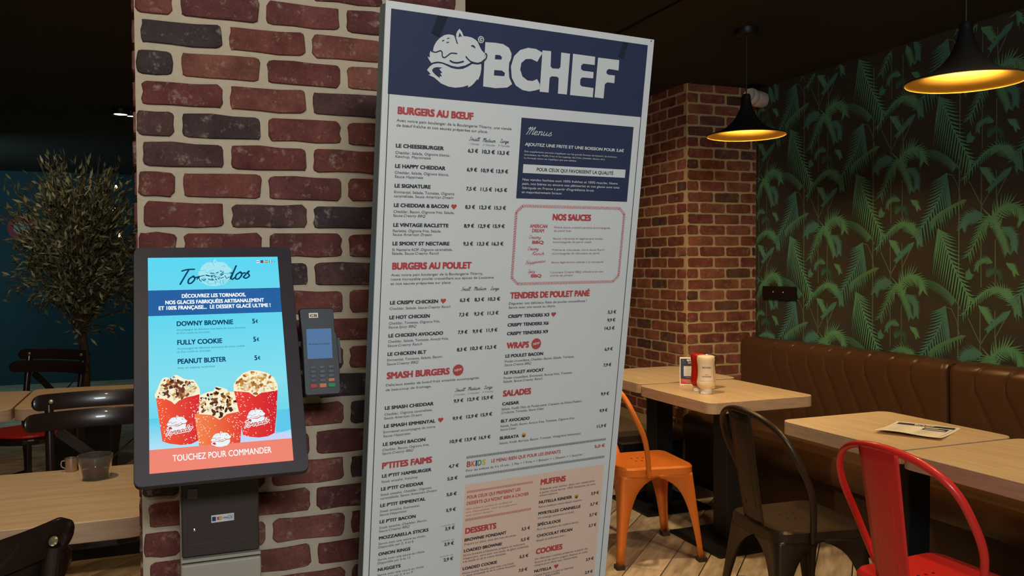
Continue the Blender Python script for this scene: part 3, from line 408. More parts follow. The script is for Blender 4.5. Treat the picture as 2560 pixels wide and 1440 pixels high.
for ci in range(-2, 7):
    for ri in range(-3, 4):
        o = (-A0[0]+ci*CW, A0[1]+ri*CH-(.3275 if ci % 2 else 0))
        for k in ('s3', 's4', 's5', 's6', 's7', 's8', 's9'): stem(MOT[k], o, ST, .0003, .0022)
        s1x, s2x = MOT['s1'][0][0], MOT['s2'][0][0]
        stem([(s1x, -330), (s1x, 330)], o, ST, .0005, .003)
        frond(MOT['d6'], o, 26, .035, .065, (.45,-.35), (-.55,-.75), DK, G2, .003, .0006, 0, .3); stem(MOT['d6s'], o, ST, .0006, .002)
        for k, c in (('t1', G2), ('t2', DK), ('t3', G1), ('t4', G2)):
            frond(MOT[k], o, 22, .034, .034, None, None, mixc(c, G2, .3), c, .0035, .0010, .3, .2, side=.0020)
        for k, c, L in (('d3', G2, .05), ('d1', G2, .075), ('d5', BL, .045), ('d4', BL, .06), ('d2', G1, .07)):
            frond(MOT[k], o, 19, L*1.15, L*1.15, None, None, G1 if k in ('d1', 'd3') else c, c, .0045, .0014+.0002*'d3d1d5d4d2'.index(k)/2, .1, .35, side=.0030)
        for k, c, L in (('f4', BL, .04), ('f3', G1, .05), ('f1', G1, .06), ('f2', G1, .055)):
            frond(MOT[k], o, 24, L, L*.85, None, None, G1 if k[1] != '4' else BL, mixc(c, BL, .4), .0045, .0026+.0002*'f4f3f1f2'.index(k)/2, .2, .3, side=.0026)
        frond(MOT['b'], o, 18, .235, .115, (.20,-1), (-1,-.30), BL, mixc(BL, G2, .5), .0056, .0036, .03, .6, f0=.8); stem(MOT['bstem'], o, ST, .0036, .002)
        frond(MOT['c'], o, 15, .07, .05, (.12,-1), (1,.02), OL, G2, .0042, .0040, 0, .2)
        frond(MOT['a'], o, 18, .110, .245, (1,-.32), (-.20,-1), mixc(G1, BL, .45), G1, .0060, .0044, .03, .6, f0=.8)
wpo = wpr.obj('palm_print', M['print'], wr); wpo['kind'] = 'stuff'

# ================================================================== RIGHT SIDE FURNITURE
# ---- leather bench with seamed back
SEAM = [4.20, 4.055, 3.887, 3.745, 3.6, 3.453, 3.298, 3.152, 2.786, 2.629, 2.47, 2.31, 2.15, 2.0, 1.85, 1.70, 1.55]
bench = thing('banquette', 'long brown leather banquette with seamed back below the palm wallpaper', 'bench', (3.2, 2.9, 0))
BO = V((3.2, 2.9, 0))
def seam_y(y0, z): return y0+.042*max(0, min(1, (.912-z)/.055)) if z > .80 else y0+.042-.52*(.80-z)
def back_panel(ya, yb):
    prof = [(3.55,.87),(3.55,.905),(3.52,.915),(3.475,.915),(3.44,.905),(3.42,.88),(3.415,.85),(3.416,.80),(3.418,.75),(3.42,.68),(3.422,.60),(3.424,.52),(3.425,.44)]
    prof = [(p.x, p.y) for p in smooth_path([(a, b, 0) for a, b in prof], 3)]
    n = int((yb-ya)/.0055); vs = []; m = len(prof)
    for i in range(n+1):
        y = ya+(yb-ya)*i/n; ed = min(y-ya, yb-y); er = .02*math.sqrt(max(0, 1-min(1, ed/.02)))if ed < .02 else 0
        for (x, z) in prof:
            d = er*.6
            for s in SEAM:
                q = abs(y-seam_y(s, z)); d += .009*math.exp(-(q/.006)**2)
                d -= .004*math.exp(-((q-.05)/.04)**2)*.5
            vs.append((x+(d if x < 3.54 else 0)-BO.x, y-BO.y, z-(d if z > .9 else 0)))
    fs = [(i*m+k, i*m+k+1, (i+1)*m+k+1, (i+1)*m+k) for i in range(n) for k in range(m-1)]
    fs += [tuple(range(m)), tuple(range(n*m+m-1, n*m-1, -1))]
    return MB().add(vs, fs)
for ya, yb in ((2.985, PY-.02), (1.35, 2.965)): back_panel(ya, yb).obj('back_cushion', M['leather'], bench, True)
def shift(mb): return mb.xf(Matrix.Translation(-BO))
for ya, yb in ((2.975, PY-.03), (1.35, 2.970)):
    pr = [(2.985,.30),(2.975,.33),(2.972,.40),(2.985,.435),(3.02,.45),(3.2,.452),(3.43,.445),(3.43,.30)]
    vs = [(x, y, z) for y in (ya, ya+.012, yb-.012, yb) for x, z in ([(a+(.012 if y in (ya, yb) else 0)*(1 if a < 3.1 else 0), b-(.01 if y in (ya, yb) else 0)) for a, b in pr])]
    k = len(pr); fs = [tuple(range(k-1, -1, -1)), tuple(range(3*k, 4*k))]+[(r*k+i, r*k+(i+1) % k, (r+1)*k+(i+1) % k, (r+1)*k+i) for r in range(3) for i in range(k)]
    shift(MB().add(vs, fs)).obj('seat_cushion', M['leather'], bench, True)
shift(MB().box(3.0, 3.42, 1.35, PY-.03, .06, .30)).obj('seat_base', M['leather_f'], bench)
shift(MB().box(3.05, 3.4, 1.35, PY-.03, 0, .06)).obj('plinth', M['black'], bench)
ledge = thing('wall_ledge', 'low black ledge with a grey top along the side of the brick pier', 'ledge', (2.78, 5.2, 0))
MB().box(-.205, .245, -.60, 1.1, .27, .285).obj('ledge_top', M['benchtop'], ledge, bevel=.004)
for i in range(6): MB().box(-.2, .24, -.595+.28*i, -.319+.28*i, 0, .27).obj('front_panel', M['bench'], ledge, bevel=.003)

# ---- tables
def table(name, label, x0, x1, y0, y1, group, long=False, base=None, r=.045):
    cx, cy = (x0+x1)/2, (y0+y1)/2; t = thing(name, label, 'table', (cx, cy, 0), 0, group)
    hx, hy = (x1-x0)/2, (y1-y0)/2
    MB().prism(rrect(-hx, hx, -hy, hy, r, 8), .745, .750, 0, .0015).obj('table_surface', M['topx' if long else 'top'], t)
    MB().prism(rrect(-hx, hx, -hy, hy, r, 8), .697, .7449, 0, .002).obj('edge_band', M['edge'], t)
    bx, by = base or (0, 0); bw = .21 if not base or base[0] < .05 else .165
    MB().box(bx-.055, bx+.055, by-.055, by+.055, .012, .68).obj('column', M['black'], t, bevel=.004)
    MB().box(bx-.17, bx+.17, by-.2, by+.2, .68, .697).obj('top_plate', M['black'], t)
    MB().prism(rrect(bx-bw, bx+bw, by-.22, by+.22, .012), .0008, .012).obj('base_plate', M['black'], t)
    return t
G = 'square wooden tables along the banquette'
table('dining_table', 'wooden table against the brick pier, furthest of the four on the right', 2.305, 2.93, 3.925, 4.545, G)
table('dining_table', 'wooden table under the far lamp carrying the sauce bottles', 2.27, 2.87, 3.24, 3.885, G, base=(.015, -.03))
table('dining_table', 'wooden table with the folded paper menu lying on it', 2.285, 2.84, 2.175, 2.785, G, base=(.09, 0))
table('dining_table', 'wooden table cut by the right frame edge behind the red chair', 2.26, 2.85, 1.53, 2.155, G, base=(.09, 0))

# ---- stamped steel chairs
def steel_chair(label, m, loc, rz, group):
    t = thing('metal_chair', label, 'chair', loc, rz, group)
    s = MB(); s.prism([(p[0]*(1 if True else 1), p[1]*(1-.10*(.18-p[0])/.36)) for p in rrect(-.185, .185, -.183, .183, .055, 6)], .398, .446, 0, .009)
    for i, x in enumerate((-.05, -.02, .01)):
        for y in (-.028, .028): s.lathe([(.0001, .4466), (.0052, .4466)], 8, (x, y, 0), mi=1)
    s.obj('seat', [m, M['hole']], t, False, None, .004)
    for sx in (1, -1):
        for sy in (1, -1):
            f = V((.218*sx, .212*sy, .0)); tp = V((.175*sx, (.175 if sx > 0 else .160)*sy, .41)); vs = []
            H_ = [.018,.08,.14,.20,.25,.29,.32,.345,.365,.38,.39,.397,.41]; W_ = [.030,.032,.036,.043,.051,.062,.074,.09,.11,.132,.150,.172,.174]
            for h, w in zip(H_, W_):
                c = f.lerp(tp, h/.41); rr = .012; wy = min(w, abs(c.y)); wx = min(w, abs(c.x))
                arms = [(c.x-sx*wx, c.y-sy*.0), (c.x-sx*rr*1.0, c.y), (c.x-sx*rr*.3, c.y-sy*rr*.3), (c.x, c.y-sy*rr), (c.x, c.y-sy*wy)]
                vs += [(a, b, h) for a, b in arms]
            fs = [(i*5+k, i*5+k+1, i*5+k+6, i*5+k+5) for i in range(len(H_)-1) for k in range(4)]
            if sx*sy > 0: fs = [q[::-1] for q in fs]
            lg = MB().add(vs, fs).obj('leg', m, t, True); md = lg.modifiers.new('solid', 'SOLIDIFY'); md.thickness = .005; md.offset = -1
            ft = MB().box(-.006, .034, -.006, .034, 0, .02); ft.v = [(f.x-sx*x, f.y-sy*y, z) for x, y, z in ft.v]
            if sx*sy < 0: ft.f = [q for q in ft.f]
            ft.obj('rubber_foot', M['rubber'], lg)
    f_, s_, w_, H_, k_, y_ = -.0485, -.1479, .238, .854, -.232, .176
    hp = [(f_, y_, .405), (f_+(s_-f_)*.45, w_*.98, .58), (s_, w_, .70), (s_+(k_-s_)*.45, w_*.86, .70+(H_-.70)*.55), (s_+(k_-s_)*.8, w_*.52, .70+(H_-.70)*.88), (k_, 0, H_)]
    arch = hp+[(x, -y, z) for x, y, z in hp[-2::-1]]
    MB().tube(smooth_path(arch, 7), .0125, 10, (1.0, .8)).obj('back_frame', m, t, True)
    sl = MB(); zs = [.425+.42*i/12 for i in range(13)]
    path = [(-.166-.066*((z-.425)/.42), 0, z) for z in zs]; wd = [.063+.011*((z-.425)/.42) for z in zs]
    vs = []
    for (x, _, z), w in zip(path, wd):
        for k in range(9):
            y = w*(k/4-1); e = .004 if (abs(k-4) <= 2 and .50 < z < .79) else 0
            vs.append((x-.004*(1-(k/4-1)**2)+(-.003 if abs(k-4) == 4 else 0)-e, y, z))
    sl.add(vs, [(i*9+k, i*9+k+1, i*9+k+10, i*9+k+9) for i in range(12) for k in range(8)])
    so = sl.obj('back_slat', m, t, True); md = so.modifiers.new('solid', 'SOLIDIFY'); md.thickness = .004
    ub = [(-.203+.0, .034, .50), (-.2275+.006, .036, .70), (-.238+.006, .030, .765), (-.2415+.006, 0, .785)]
    q = [(-.166-.066*((z-.425)/.42)-.0085, y, z) for y, z in ((.032,.50),(.034,.60),(.035,.70),(.028,.755),(0,.775),(-.028,.755),(-.035,.70),(-.034,.60),(-.032,.50))]
    MB().tube(smooth_path(q, 4), .003, 6).obj('pressed_rib', m, so, True)
    for sy in (1, -1): MB().lathe([(.0001,.006),(.006,.005),(.008,0)], 10).xf(Matrix.Translation((-.050, sy*.188, .425)) @ Matrix.Rotation(R(-90*sy), 4, 'X')).obj('rivet', m, t)
    return t
GC = 'stamped metal chairs in the right-hand aisle'
steel_chair('orange metal chair half hidden behind the menu board', M['orange'], (2.105, 3.55, 0), R(-7), GC)
steel_chair('dark gunmetal chair between the orange and the red chair', M['darkm'], (2.147, 2.528, 0), R(-5.8), GC)
steel_chair('bright red metal chair at the lower right frame edge', M['red'], (2.117, 1.865, 0), R(-.7), GC)

# ---- pendant lamps
def pendant(label, x, y, z, rad):
    t = thing('pendant_lamp', label, 'lamp', (x, y, z), 0, 'black pendant lamps with golden insides')
    k = rad/.232
    prof = [(.232,0),(.2315,.006),(.205,.014),(.165,.027),(.125,.047),(.09,.075),(.062,.11),(.042,.15),(.030,.19),(.026,.215)]
    prof = [(p.x*k, p.y*.82) for p in smooth_path([(a, b, 0) for a, b in prof], 4)]
    MB().lathe(prof, 56).obj('shade', M['shade'], t, True)
    inn = [(max(a-.0035, .001), b-.0028 if i else b) for i, (a, b) in enumerate(prof)]
    MB().lathe(inn[::-1]+[(prof[0][0], 0)], 56).obj('shade_lining', M['gold'], t, True)
    MB().lathe([(.0001,.200),(.016,.200),(.021,.190),(.021,.14),(.015,.135),(.0001,.135)], 20).obj('lamp_holder', M['black'], t, True)
    MB().tube([(0,0,.198),(0,0,CEIL-z)], .0035, 8).obj('cord', M['black'], t, True)
    MB().lathe([(.0001,CEIL-z-.03),(.05,CEIL-z-.03),(.055,CEIL-z-.02),(.055,CEIL-z)], 24).obj('ceiling_rose', M['black'], t, True)
    b = MB().lathe([(.0001,.050),(.012,.052),(.021,.060),(.026,.075),(.023,.092),(.014,.112),(.013,.135)], 20).obj('bulb', BULB, t, True)
    return t
BULB = emit('bulb_glow', (1, .70, .32, 1), 560)
pendant('far pendant lamp glowing over the sauce bottle table', 2.608, 3.43, 2.005, .188)
pendant('near pendant lamp at the top right frame edge', 2.475, 2.09, 1.985, .188)

# ---- things on the tables
def bottle(name, label, m, loc, s=1.0, words=None):
    t = thing(name, label, 'bottle', loc, R(-28))
    cp = MB().lathe([(x*s, z) for x, z in [(.0001,0),(.021,0),(.0235,.002),(.0235,.024),(.022,.027)]], 28).obj('cap', M['cap'], t, True)
    pr = [(.022,.027),(.03,.034),(.0345,.044),(.036,.056),(.0345,.066),(.0325,.085),(.0315,.105),(.032,.13),(.034,.15),(.0355,.165),(.035,.178),(.031,.186),(.018,.189),(.0001,.190)]
    b = MB().lathe([(p.x*s, p.y) for p in smooth_path([(a, c, 0) for a, c in pr], 3)], 32).obj('bottle_body', m, t, True)
    if words:
        def fr(u, v, n):
            q = u/.033-math.pi/2; r = .0328+.0006+n
            zz = v; rr = .0315+(.0045 if zz > .16 else .0012)+.0004
            return (rr*math.cos(q), rr*math.sin(q), zz)
        lb = MB()
        for i in range(24):
            for j in range(8):
                u = -.034+.068*i/24; v = .066+.09*j/8
                def rad(z): return s*(.0372-.0052*math.sin(min(1, max(0, (z-.05)/.125))*math.pi))+.0003
                P_ = [(rad(b_)*math.cos(a_/.033-math.pi/2), rad(b_)*math.sin(a_/.033-math.pi/2), b_) for a_, b_ in ((u,v),(u+.068/24,v),(u+.068/24,v+.09/8),(u,v+.09/8))]
                lb.add(P_, [(0,1,2,3)])
        lb.obj('label_sleeve', M['label'], t, True)
        tx = MB()
        for w, v, wd_, cp_ in words: text(tx, lambda u, vv, n: ((s*(.0372-.0052*math.sin(min(1, max(0, (-vv-.05)/.125))*math.pi))+.0009)*math.cos(u/.033-math.pi/2), (s*(.0372-.0052*math.sin(min(1, max(0, (-vv-.05)/.125))*math.pi))+.0009)*math.sin(u/.033-math.pi/2), -vv), w, -wd_/2, -v, wd_, cp_, .02)
        tx.obj('lettering', M['ink'], t)['kind'] = 'stuff'
    return t
bottle('sauce_bottle', 'cream mayonnaise squeeze bottle standing on its white cap', M['mayo'], (2.425, 3.50, .75), 1.22, words=[('BCHEF', .128, .034, .0075), ('SAUCE', .096, .013, .003), ('MAYONNAISE', .085, .036, .0062)])
bottle('sauce_bottle', 'red ketchup squeeze bottle peeking out behind the mayonnaise', M['ketch'], (2.437, 3.585, .75))
jar = thing('napkin_pot', 'round clear pot with a shiny rim behind the mayonnaise bottle', 'pot', (2.528, 3.635, .75))
MB().lathe([(.0001,.002),(.038,.002),(.040,.006),(.042,.165),(.044,.168),(.040,.168),(.0385,.008),(.0001,.005)], 32).obj('pot_wall', M['chrome'], jar, True)
MB().lathe([(.0445,.166),(.046,.169),(.0445,.172),(.041,.172),(.040,.169),(.041,.166),(.0445,.166)], 32).obj('rim', M['chrome'], jar, True)
tent = thing('table_card', 'small navy and red folding table card beside the sauce bottles', 'sign', (2.525, 3.80, .75), R(-32))
def tf(u, v, n): return (u-.045, -.030-n+.028*(v/.14)*0+.0, .14-v)
card = MB()
for sg in (1, -1): card.add([(-.045, -.03*sg, .001), (.045, -.03*sg, .001), (.045, -.004*sg, .145), (-.045, -.004*sg, .145), (-.045, -.028*sg, .001), (.045, -.028*sg, .001), (.045, -.002*sg, .145), (-.045, -.002*sg, .145)], [(0,1,2,3),(7,6,5,4),(0,4,5,1),(1,5,6,2),(2,6,7,3),(3,7,4,0)])
card.obj('card_sheet', M['paper'], tent)
def tcf(u, v, n): f = v/.145; return (u-.045, -.004-.026*f-.0004-n, .145-.144*f)
q = MB(); rect(q, tcf, .004, .086, .008, .112, .0002); q.obj('navy_field', M['navy'], tent)
q = MB(); rect(q, tcf, .004, .086, .112, .138, .0002); q.obj('red_field', M['inkr'], tent)
q = MB(); rect(q, tcf, .020, .070, .046, .098, .0004); script(q, tcf, 'Tornado', .040, .033, .043, .014, .0018, n=.0005); disc(q, tcf, .042, .016, .006, 14, .0004); disc(q, tcf, .056, .014, .007, 14, .0004); disc(q, tcf, .020, .018, .0016, 8, .0004); disc(q, tcf, .024, .029, .0014, 8, .0004); disc(q, tcf, .014, .060, .001, 8, .0004)
for i, (a, b) in enumerate(((.012,.066),(.018,.060),(.030,.064))): rect(q, tcf, a, a+b*.85, .118+.006*i, .1195+.006*i, .0004)
rect(q, tcf, .030, .060, .104, .1055, .0004); q.obj('white_print', M['inkw'], tent)
# folded paper menu
mp = thing('paper_menu', 'curling printed paper menu on the wooden table', 'menu', (2.687, 2.57, .7505), math.atan2(-.879, .476))
def mf(u, v, n):
    f = v/.30; lift = .0005+.022*max(0, f-.30)**1.6*(1.0+.25*math.sin(u/.23*5.5))+.008*max(0, .15-f)*(1-abs(u/.23-.3))
    return (u, -v, lift+n)
sh = MB(); nu, nv = 14, 16
vs = [mf(.23*i/nu, .30*j/nv, 0) for j in range(nv+1) for i in range(nu+1)]
sh.add(vs, [(j*(nu+1)+i, (j+1)*(nu+1)+i, (j+1)*(nu+1)+i+1, j*(nu+1)+i+1) for j in range(nv) for i in range(nu)])
so = sh.obj('paper_sheet', M['paper'], mp, True)
def mgrid(mb, u0, u1, v0, v1, n=.0006):
    ku, kv = max(1, int((u1-u0)/.012)), max(1, int((v1-v0)/.012))
    for i in range(ku):
        for j in range(kv):
            a, b, c, d = u0+(u1-u0)*i/ku, u0+(u1-u0)*(i+1)/ku, v0+(v1-v0)*j/kv, v0+(v1-v0)*(j+1)/kv
            mb.add([mf(a,c,n), mf(a,d,n), mf(b,d,n), mf(b,c,n)], [(0,1,2,3)])
q = MB(); mgrid(q, .012, .218, .018, .055); mgrid(q, .120, .205, .068, .125); mgrid(q, .012, .0132, .055, .285); mgrid(q, .2168, .218, .055, .285); q.obj('navy_print', M['ink'], mp)
q = MB(); text(q, mf, 'BCHEF', .075, .047, .07, .022, .03, n=.0010); mgrid(q, .126, .199, .100, .112, .001); mgrid(q, .126, .17, .076, .082, .001); q.obj('white_print', M['paper'], mp)
q = MB()
for r_ in range(22):
    mgrid(q, .022, .07+.02*math.sin(r_*2.3), .066+r_*.0095, .0675+r_*.0095, .0008)
    if r_ > 7: mgrid(q, .122, .17+.02*math.sin(r_*1.7), .062+r_*.0095, .0635+r_*.0095, .0008)
q.obj('small_print', M['inkl'], mp)['kind'] = 'stuff'

# ---- wall fittings
em = thing('emergency_lamp', 'white twin round emergency lamp high in the corner by the wallpaper', 'lamp', (3.452, 4.47, 2.435), R(198))
MB().lathe([(.0001,-.055),(.040,-.055),(.049,-.048),(.051,-.03),(.051,.03),(.047,.042),(.0001,.045)], 32).xf(Matrix.Translation((-.055, 0, 0)) @ Matrix.Rotation(R(90), 4, 'Y')).obj('lamp_body', M['plastw'], em, True)
hd = MB().lathe([(.0001,.022),(.030,.020),(.036,.026),(.046,.028),(.052,.018),(.053,-.01),(.044,-.03),(.0001,-.034)], 32).xf(Matrix.Translation((.028, .006, .004)) @ Matrix.Rotation(R(78), 4, 'Y') ).obj('lamp_head', M['plastw'], em, True)
MB().lathe([(.0001,.0),(.006,.0),(.006,-.006)], 12).xf(Matrix.Translation((.056, .006, .008)) @ Matrix.Rotation(R(78), 4, 'Y')).obj('sensor_dot', M['hole'], hd)
MB().box(-.10, -.06, -.13, .02, -.03, .03).obj('wall_bracket', M['plastw'], em, bevel=.004)
ob = thing('wall_socket', 'black double wall socket on the palm wallpaper above the bench', 'socket', (WX-.003, 4.335, 1.20), 0)
MB().box(-.014, -.001, -.155, .155, -.042, .042).obj('socket_plate', M['outlet'], ob, bevel=.003)
for s in (-.075, .02): MB().lathe([(.0001,.016),(.004,.016),(.005,.014)], 10).xf(Matrix.Rotation(R(-90), 4, 'Y')).xf(Matrix.Translation((0, s+.03, .006))).obj('contact', M['plastw'], ob)

# ================================================================== MENU BOARD
BO_, BH, BD_ = V((.353799, 1.455605, 1.839073)), V((.992353, .123265, .006417)), V((-.013337, .158762, -.987227))
BN = BD_.cross(BH).normalized(); BASE = V((.62, 1.74, 0))
def bf(u, v, n): p = BO_+BH*u+BD_*v+BN*n-BASE; return (p.x, p.y, p.z)
board = thing('menu_board', 'tall white menu board with a navy header standing before the brick pier', 'sign', BASE)
def bbox_(u0, u1, v0, v1, n0, n1):
    return MB().add([bf(u, v, n) for n in (n0, n1) for u, v in ((u0,v0),(u1,v0),(u1,v1),(u0,v1))], [(0,3,2,1),(4,5,6,7),(0,1,5,4),(1,2,6,5),(2,3,7,6),(3,0,4,7)])
VB = 1.79
bbox_(.002, .5845, .004, VB, -.0345, -.0085).obj('back_panel', M['grey'], board)
bbox_(.004, .580, .006, VB-.01, -.0085, -.0035).obj('foam_core', M['greyd'], board)
bbox_(0, .5825, 0, VB-.005, -.0035, 0).obj('poster_sheet', M['white'], board)
bs = MB().box(-.33, .33, -.08, .12, 0, .012); bs.obj('base_plate', M['greyd'], board, bevel=.003)
for u in (.14, .44):
    p = bf(u, VB, -.022); MB().box(p[0]-.03, p[0]+.03, p[1]-.012, p[1]+.012, .012, p[2]+.06).obj('support_post', M['greyd'], board)
INK = {k: MB() for k in ('ink', 'inkg', 'inkr', 'inkw', 'inkp', 'inkl', 'navy', 'peach', 'blue', 'green', 'yellow', 'kor', 'white', 'qual')}
PRICE, ITEM, SCR = MB(), MB(), MB()
hd_, nvb, pch = MB(), MB(), MB()
rect(hd_, bf, .0098, .5672, .0127, .1575); hd_.obj('header_field', M['navy'], board)
rect(nvb, bf, .2827, .5497, .179, .3338); nvb.obj('menus_field', M['navy'], board)
rect(pch, bf, .2098, .5515, .9150, VB-.03); pch.obj('dessert_field', M['peach'], board)
q = MB(); rect(q, bf, .2935, .5387, .2672, .2840, .0006); q.obj('banner_field', M['white'], board)
q = MB(); rect(q, bf, .0112, .0128, .157, VB-.03); rect(q, bf, .5655, .5671, .157, VB-.03); rect(q, bf, .0112, .5671, VB-.031, VB-.03); q.obj('border_line', M['ink'], board)
STY = dict(H=('inkr',.0131,.062,0), N=('item',.0067,.046,0), P=('price',.0069,.038,0), D=('inkg',.0047,.004,0), I=('inkl',.0036,0,.25), DW=('inkw',.0046,.006,0), NW=('inkw',.0060,.035,0), dW=('inkw',.0032,0,0), Q=('qual',.0068,.020,0), h=('inkr',.0068,.022,0), h2=('inkr',.0072,.022,0), NR=('inkr',.0062,.035,0), PR=('inkr',.0070,.030,0), d=('inkp',.0040,0,0))
for st, u, v, w, t in DATA['T']:
    u, v, w = u*1e-4, v*1e-4, w*1e-4
    if st in ('S', 'SW', 'SR'):
        script(SCR if st == 'S' else INK['inkw' if st == 'SW' else 'inkr'], bf, t, u, v, w, .0150 if st == 'SW' else .0068, .0012 if st == 'SW' else .0007, slope=.1 if t == 'Happiness' else 0)
    elif st == 'K':
        for i, (ch, k) in enumerate(zip(t, ('inkr', 'kor', 'blue', 'green', 'yellow'))): text(INK[k], bf, ch, u+(0,.0108,.0215,.0265,.0378)[i]*w/.047, v, (.0095,.0098,.0034,.0098,.0085)[i]*w/.047, .0122, .03)
    else:
        k, cap, off, sh = STY[st]; text({'item': ITEM, 'price': PRICE}.get(k) or INK[k], bf, t, u, v, w, cap, off, sh, n=.0010)
def heart(mb, fr, u, v, s, n=.0009): fill(mb, fr, [(u+s*.0625*16*math.sin(a)**3*.5, v-s*.0625*.5*(13*math.cos(a)-5*math.cos(2*a)-2*math.cos(3*a)-math.cos(4*a))) for a in [2*math.pi*i/24 for i in range(24)]], n)
for u, v in ((.1501,.3528),(.1386,.5330),(.1469,.7709),(.3891,.5690),(.4459,1.1381)): heart(INK['inkr'], bf, u, v, .0115)
for u, v in ((.1785,.6725),(.3526,.6294)):
    fill(INK['inkr'], bf, [(u+(.0125 if i % 2 else .0105)*math.cos(math.pi*i/20), v+(.0125 if i % 2 else .0105)*math.sin(math.pi*i/20)) for i in range(40)], .0009)
    text(INK['inkw'], bf, 'NEW', u-.0078, v+.0028, .0156, .0050, .03, n=.0013, slope=.12)
for u, v in ((.3384,.8241),(.4841,.9810)):        # smiling face marks
    disc(INK['yellow'], bf, u, v, .0052, 18, .0009); fill(INK['ink'], bf, [(u+.0036*math.cos(a), v+.0002+.0038*math.sin(a)) for a in [math.pi*i/8 for i in range(9)]], .0012)
    for s in (-1, 1): heart(INK['inkr'], bf, u+s*.0022, v-.0016, .0034, .0012)
def ticks(mb, u0, u1, v0, v1, st=.0030, w=.0013, sl=.0008):
    u = u0
    while u < u1: mb.add([bf(u+sl, v0, .0008), bf(u+sl+w, v0, .0008), bf(u+w, v1, .0008), bf(u, v1, .0008)], [(0,1,2,3)]); u += st
ticks(INK['ink'], .2085, .548, .8541, .8593); ticks(INK['ink'], .2085, .549, .8946, .8999)
ticks(INK['inkr'], .2145, .370, .9290, .9338); ticks(INK['inkr'], .2145, .370, .9892, .9947)
ring = [(.299,.3482),(.5325,.3482),(.5453,.360),(.5448,.4908),(.531,.5036),(.299,.5036),(.285,.4917),(.285,.3605)]
for i in range(8):
    a, b = V(ring[i]), V(ring[(i+1) % 8]); t = (b-a).normalized(); q_ = V((-t.y, t.x)); k = 0
    while k < (b-a).length:
        p = a+t*k; c = [p-q_*.003+t*.0006, p-q_*.003+t*.0019, p+q_*.003+t*.0005, p+q_*.003-t*.0008]
        INK['inkr'].add([bf(x.x, x.y, .0008) for x in c], [(0,1,2,3)]); k += .0033
# emblem: curled animal shaped like a bun, and the big letters
LG, LET = DATA['LG'], DATA['LET']
def emblem(fr, map_, wmb, dmb, n, lw, dk=None):
    g = lambda k: [map_(*p) for p in LG[k]]
    for k in ('top', 'tail'): fill(wmb, fr, g(k), n)
    for k in ('paw', 'ear', 'eye', 's1', 's2', 's3'): fill(dmb, fr, g(k), n+.0003)
    for k, w in (('drip', 22), ('mouth', 26), ('let', 30), ('slit', 22)): ribbon(dmb, fr, [(p.x, p.y) for p in smooth_path([(a, b, 0) for a, b in g(k)], 3)], w*lw, n+.0003)
LW = .000100
wmb, dmb = MB(), MB()
emblem(bf, lambda a, b: (a*1e-4, b*1e-4), wmb, dmb, .0008, LW)
for k, ls in LET.items(): fill(wmb, bf, [(a*1e-4, b*1e-4) for a, b in ls[0]], .0008, [[(a*1e-4, b*1e-4) for a, b in h] for h in ls[1:]])
disc(wmb, bf, .1861, .0450, .0062, 28); disc(dmb, bf, .1861, .0450, .0044, 24, .0011); disc(wmb, bf, .1861, .0450, .0031, 20, .0014); disc(dmb, bf, .1861, .0450, .0012, 12, .0017); rect(dmb, bf, .1862, .1895, .0443, .0457, .0017)
wmb.obj('white_emblem', M['inkw'], board); dmb.obj('emblem_lines', M['navy'], board)
for k, nm, m in (('inkr','red_lettering','inkr'),('inkg','description_lettering','inkg'),('inkw','white_lettering','inkw'),('inkp','rose_lettering','inkp'),('inkl','pale_lettering','inkl'),('blue','blue_letter','blue'),('green','green_letter','green'),('yellow','yellow_print','yellow'),('kor','orange_letter','kor'),('ink','dark_print','ink'),('qual','banner_lettering','ink')):
    if INK[k].v: INK[k].obj(nm, M[m], board)['kind'] = 'stuff'
for q, nm in ((ITEM, 'item_lettering'), (PRICE, 'price_lettering'), (SCR, 'script_lettering')): q.obj(nm, M['ink'], board)['kind'] = 'stuff'
q = MB(); fill(q, bf, [(.0971,.0139),(.1168,.0133),(.1024,.0502),(.0867,.0442)], .0016); q.obj('tape_strip', M['tape'], board)
q = MB(); fill(q, bf, [(.5047,.0136),(.5172,.0133),(.5082,.0463),(.4952,.0422)], .0016); q.obj('tape_strip', M['tape'], board)
q = MB(); disc(q, bf, .5745, .0035, .0014, 10, .001); q.obj('pin', M['hole'], board)

# ================================================================== ORDERING KIOSK
KO, KH_, KD = V((-.03715089, 1.75508709, 1.39790213)), V((.99990528, -.01036513, .00905508)), V((.00318547, -.4657635, -.88490351))
KN = KD.cross(KH_).normalized(); KB = V((.087, 1.83, 0))
def kf(u, v, n): p = KO+KH_*u+KD*v+KN*n-KB; return (p.x, p.y, p.z)
kiosk = thing('order_kiosk', 'black touchscreen ordering terminal on a pale column against the brick pier', 'kiosk', KB)
def kprism(pts, n0, n1, ins=0):
    m = len(pts); cx = sum(p[0] for p in pts)/m; cy = sum(p[1] for p in pts)/m; vs = []
    for n, s in ((n0, ins*2), (n0+.006, 0), (n1-.002, 0), (n1, .0015)):
        for u, v in pts: d = math.hypot(u-cx, v-cy); k = 1-s/d; vs.append(kf(cx+(u-cx)*k, cy+(v-cy)*k, n))
    fs = [tuple(range(m-1, -1, -1)), tuple(range(3*m, 4*m))]+[(l*m+i, l*m+(i+1) % m, (l+1)*m+(i+1) % m, (l+1)*m+i) for l in range(3) for i in range(m)]
    return MB().add(vs, fs)
kprism(rrect(-.0248, .2645, -.0232, .4375, .012, 6), -.022, 0, .004).obj('screen_housing', M['bezel'], kiosk)
MB().add([kf(u, v, n) for n in (-.05, -.022) for u, v in ((.06,.13),(.18,.13),(.18,.36),(.06,.36))], [(0,3,2,1),(4,5,6,7),(0,1,5,4),(1,2,6,5),(2,3,7,6),(3,0,4,7)]).obj('screen_mount', M['black'], kiosk)
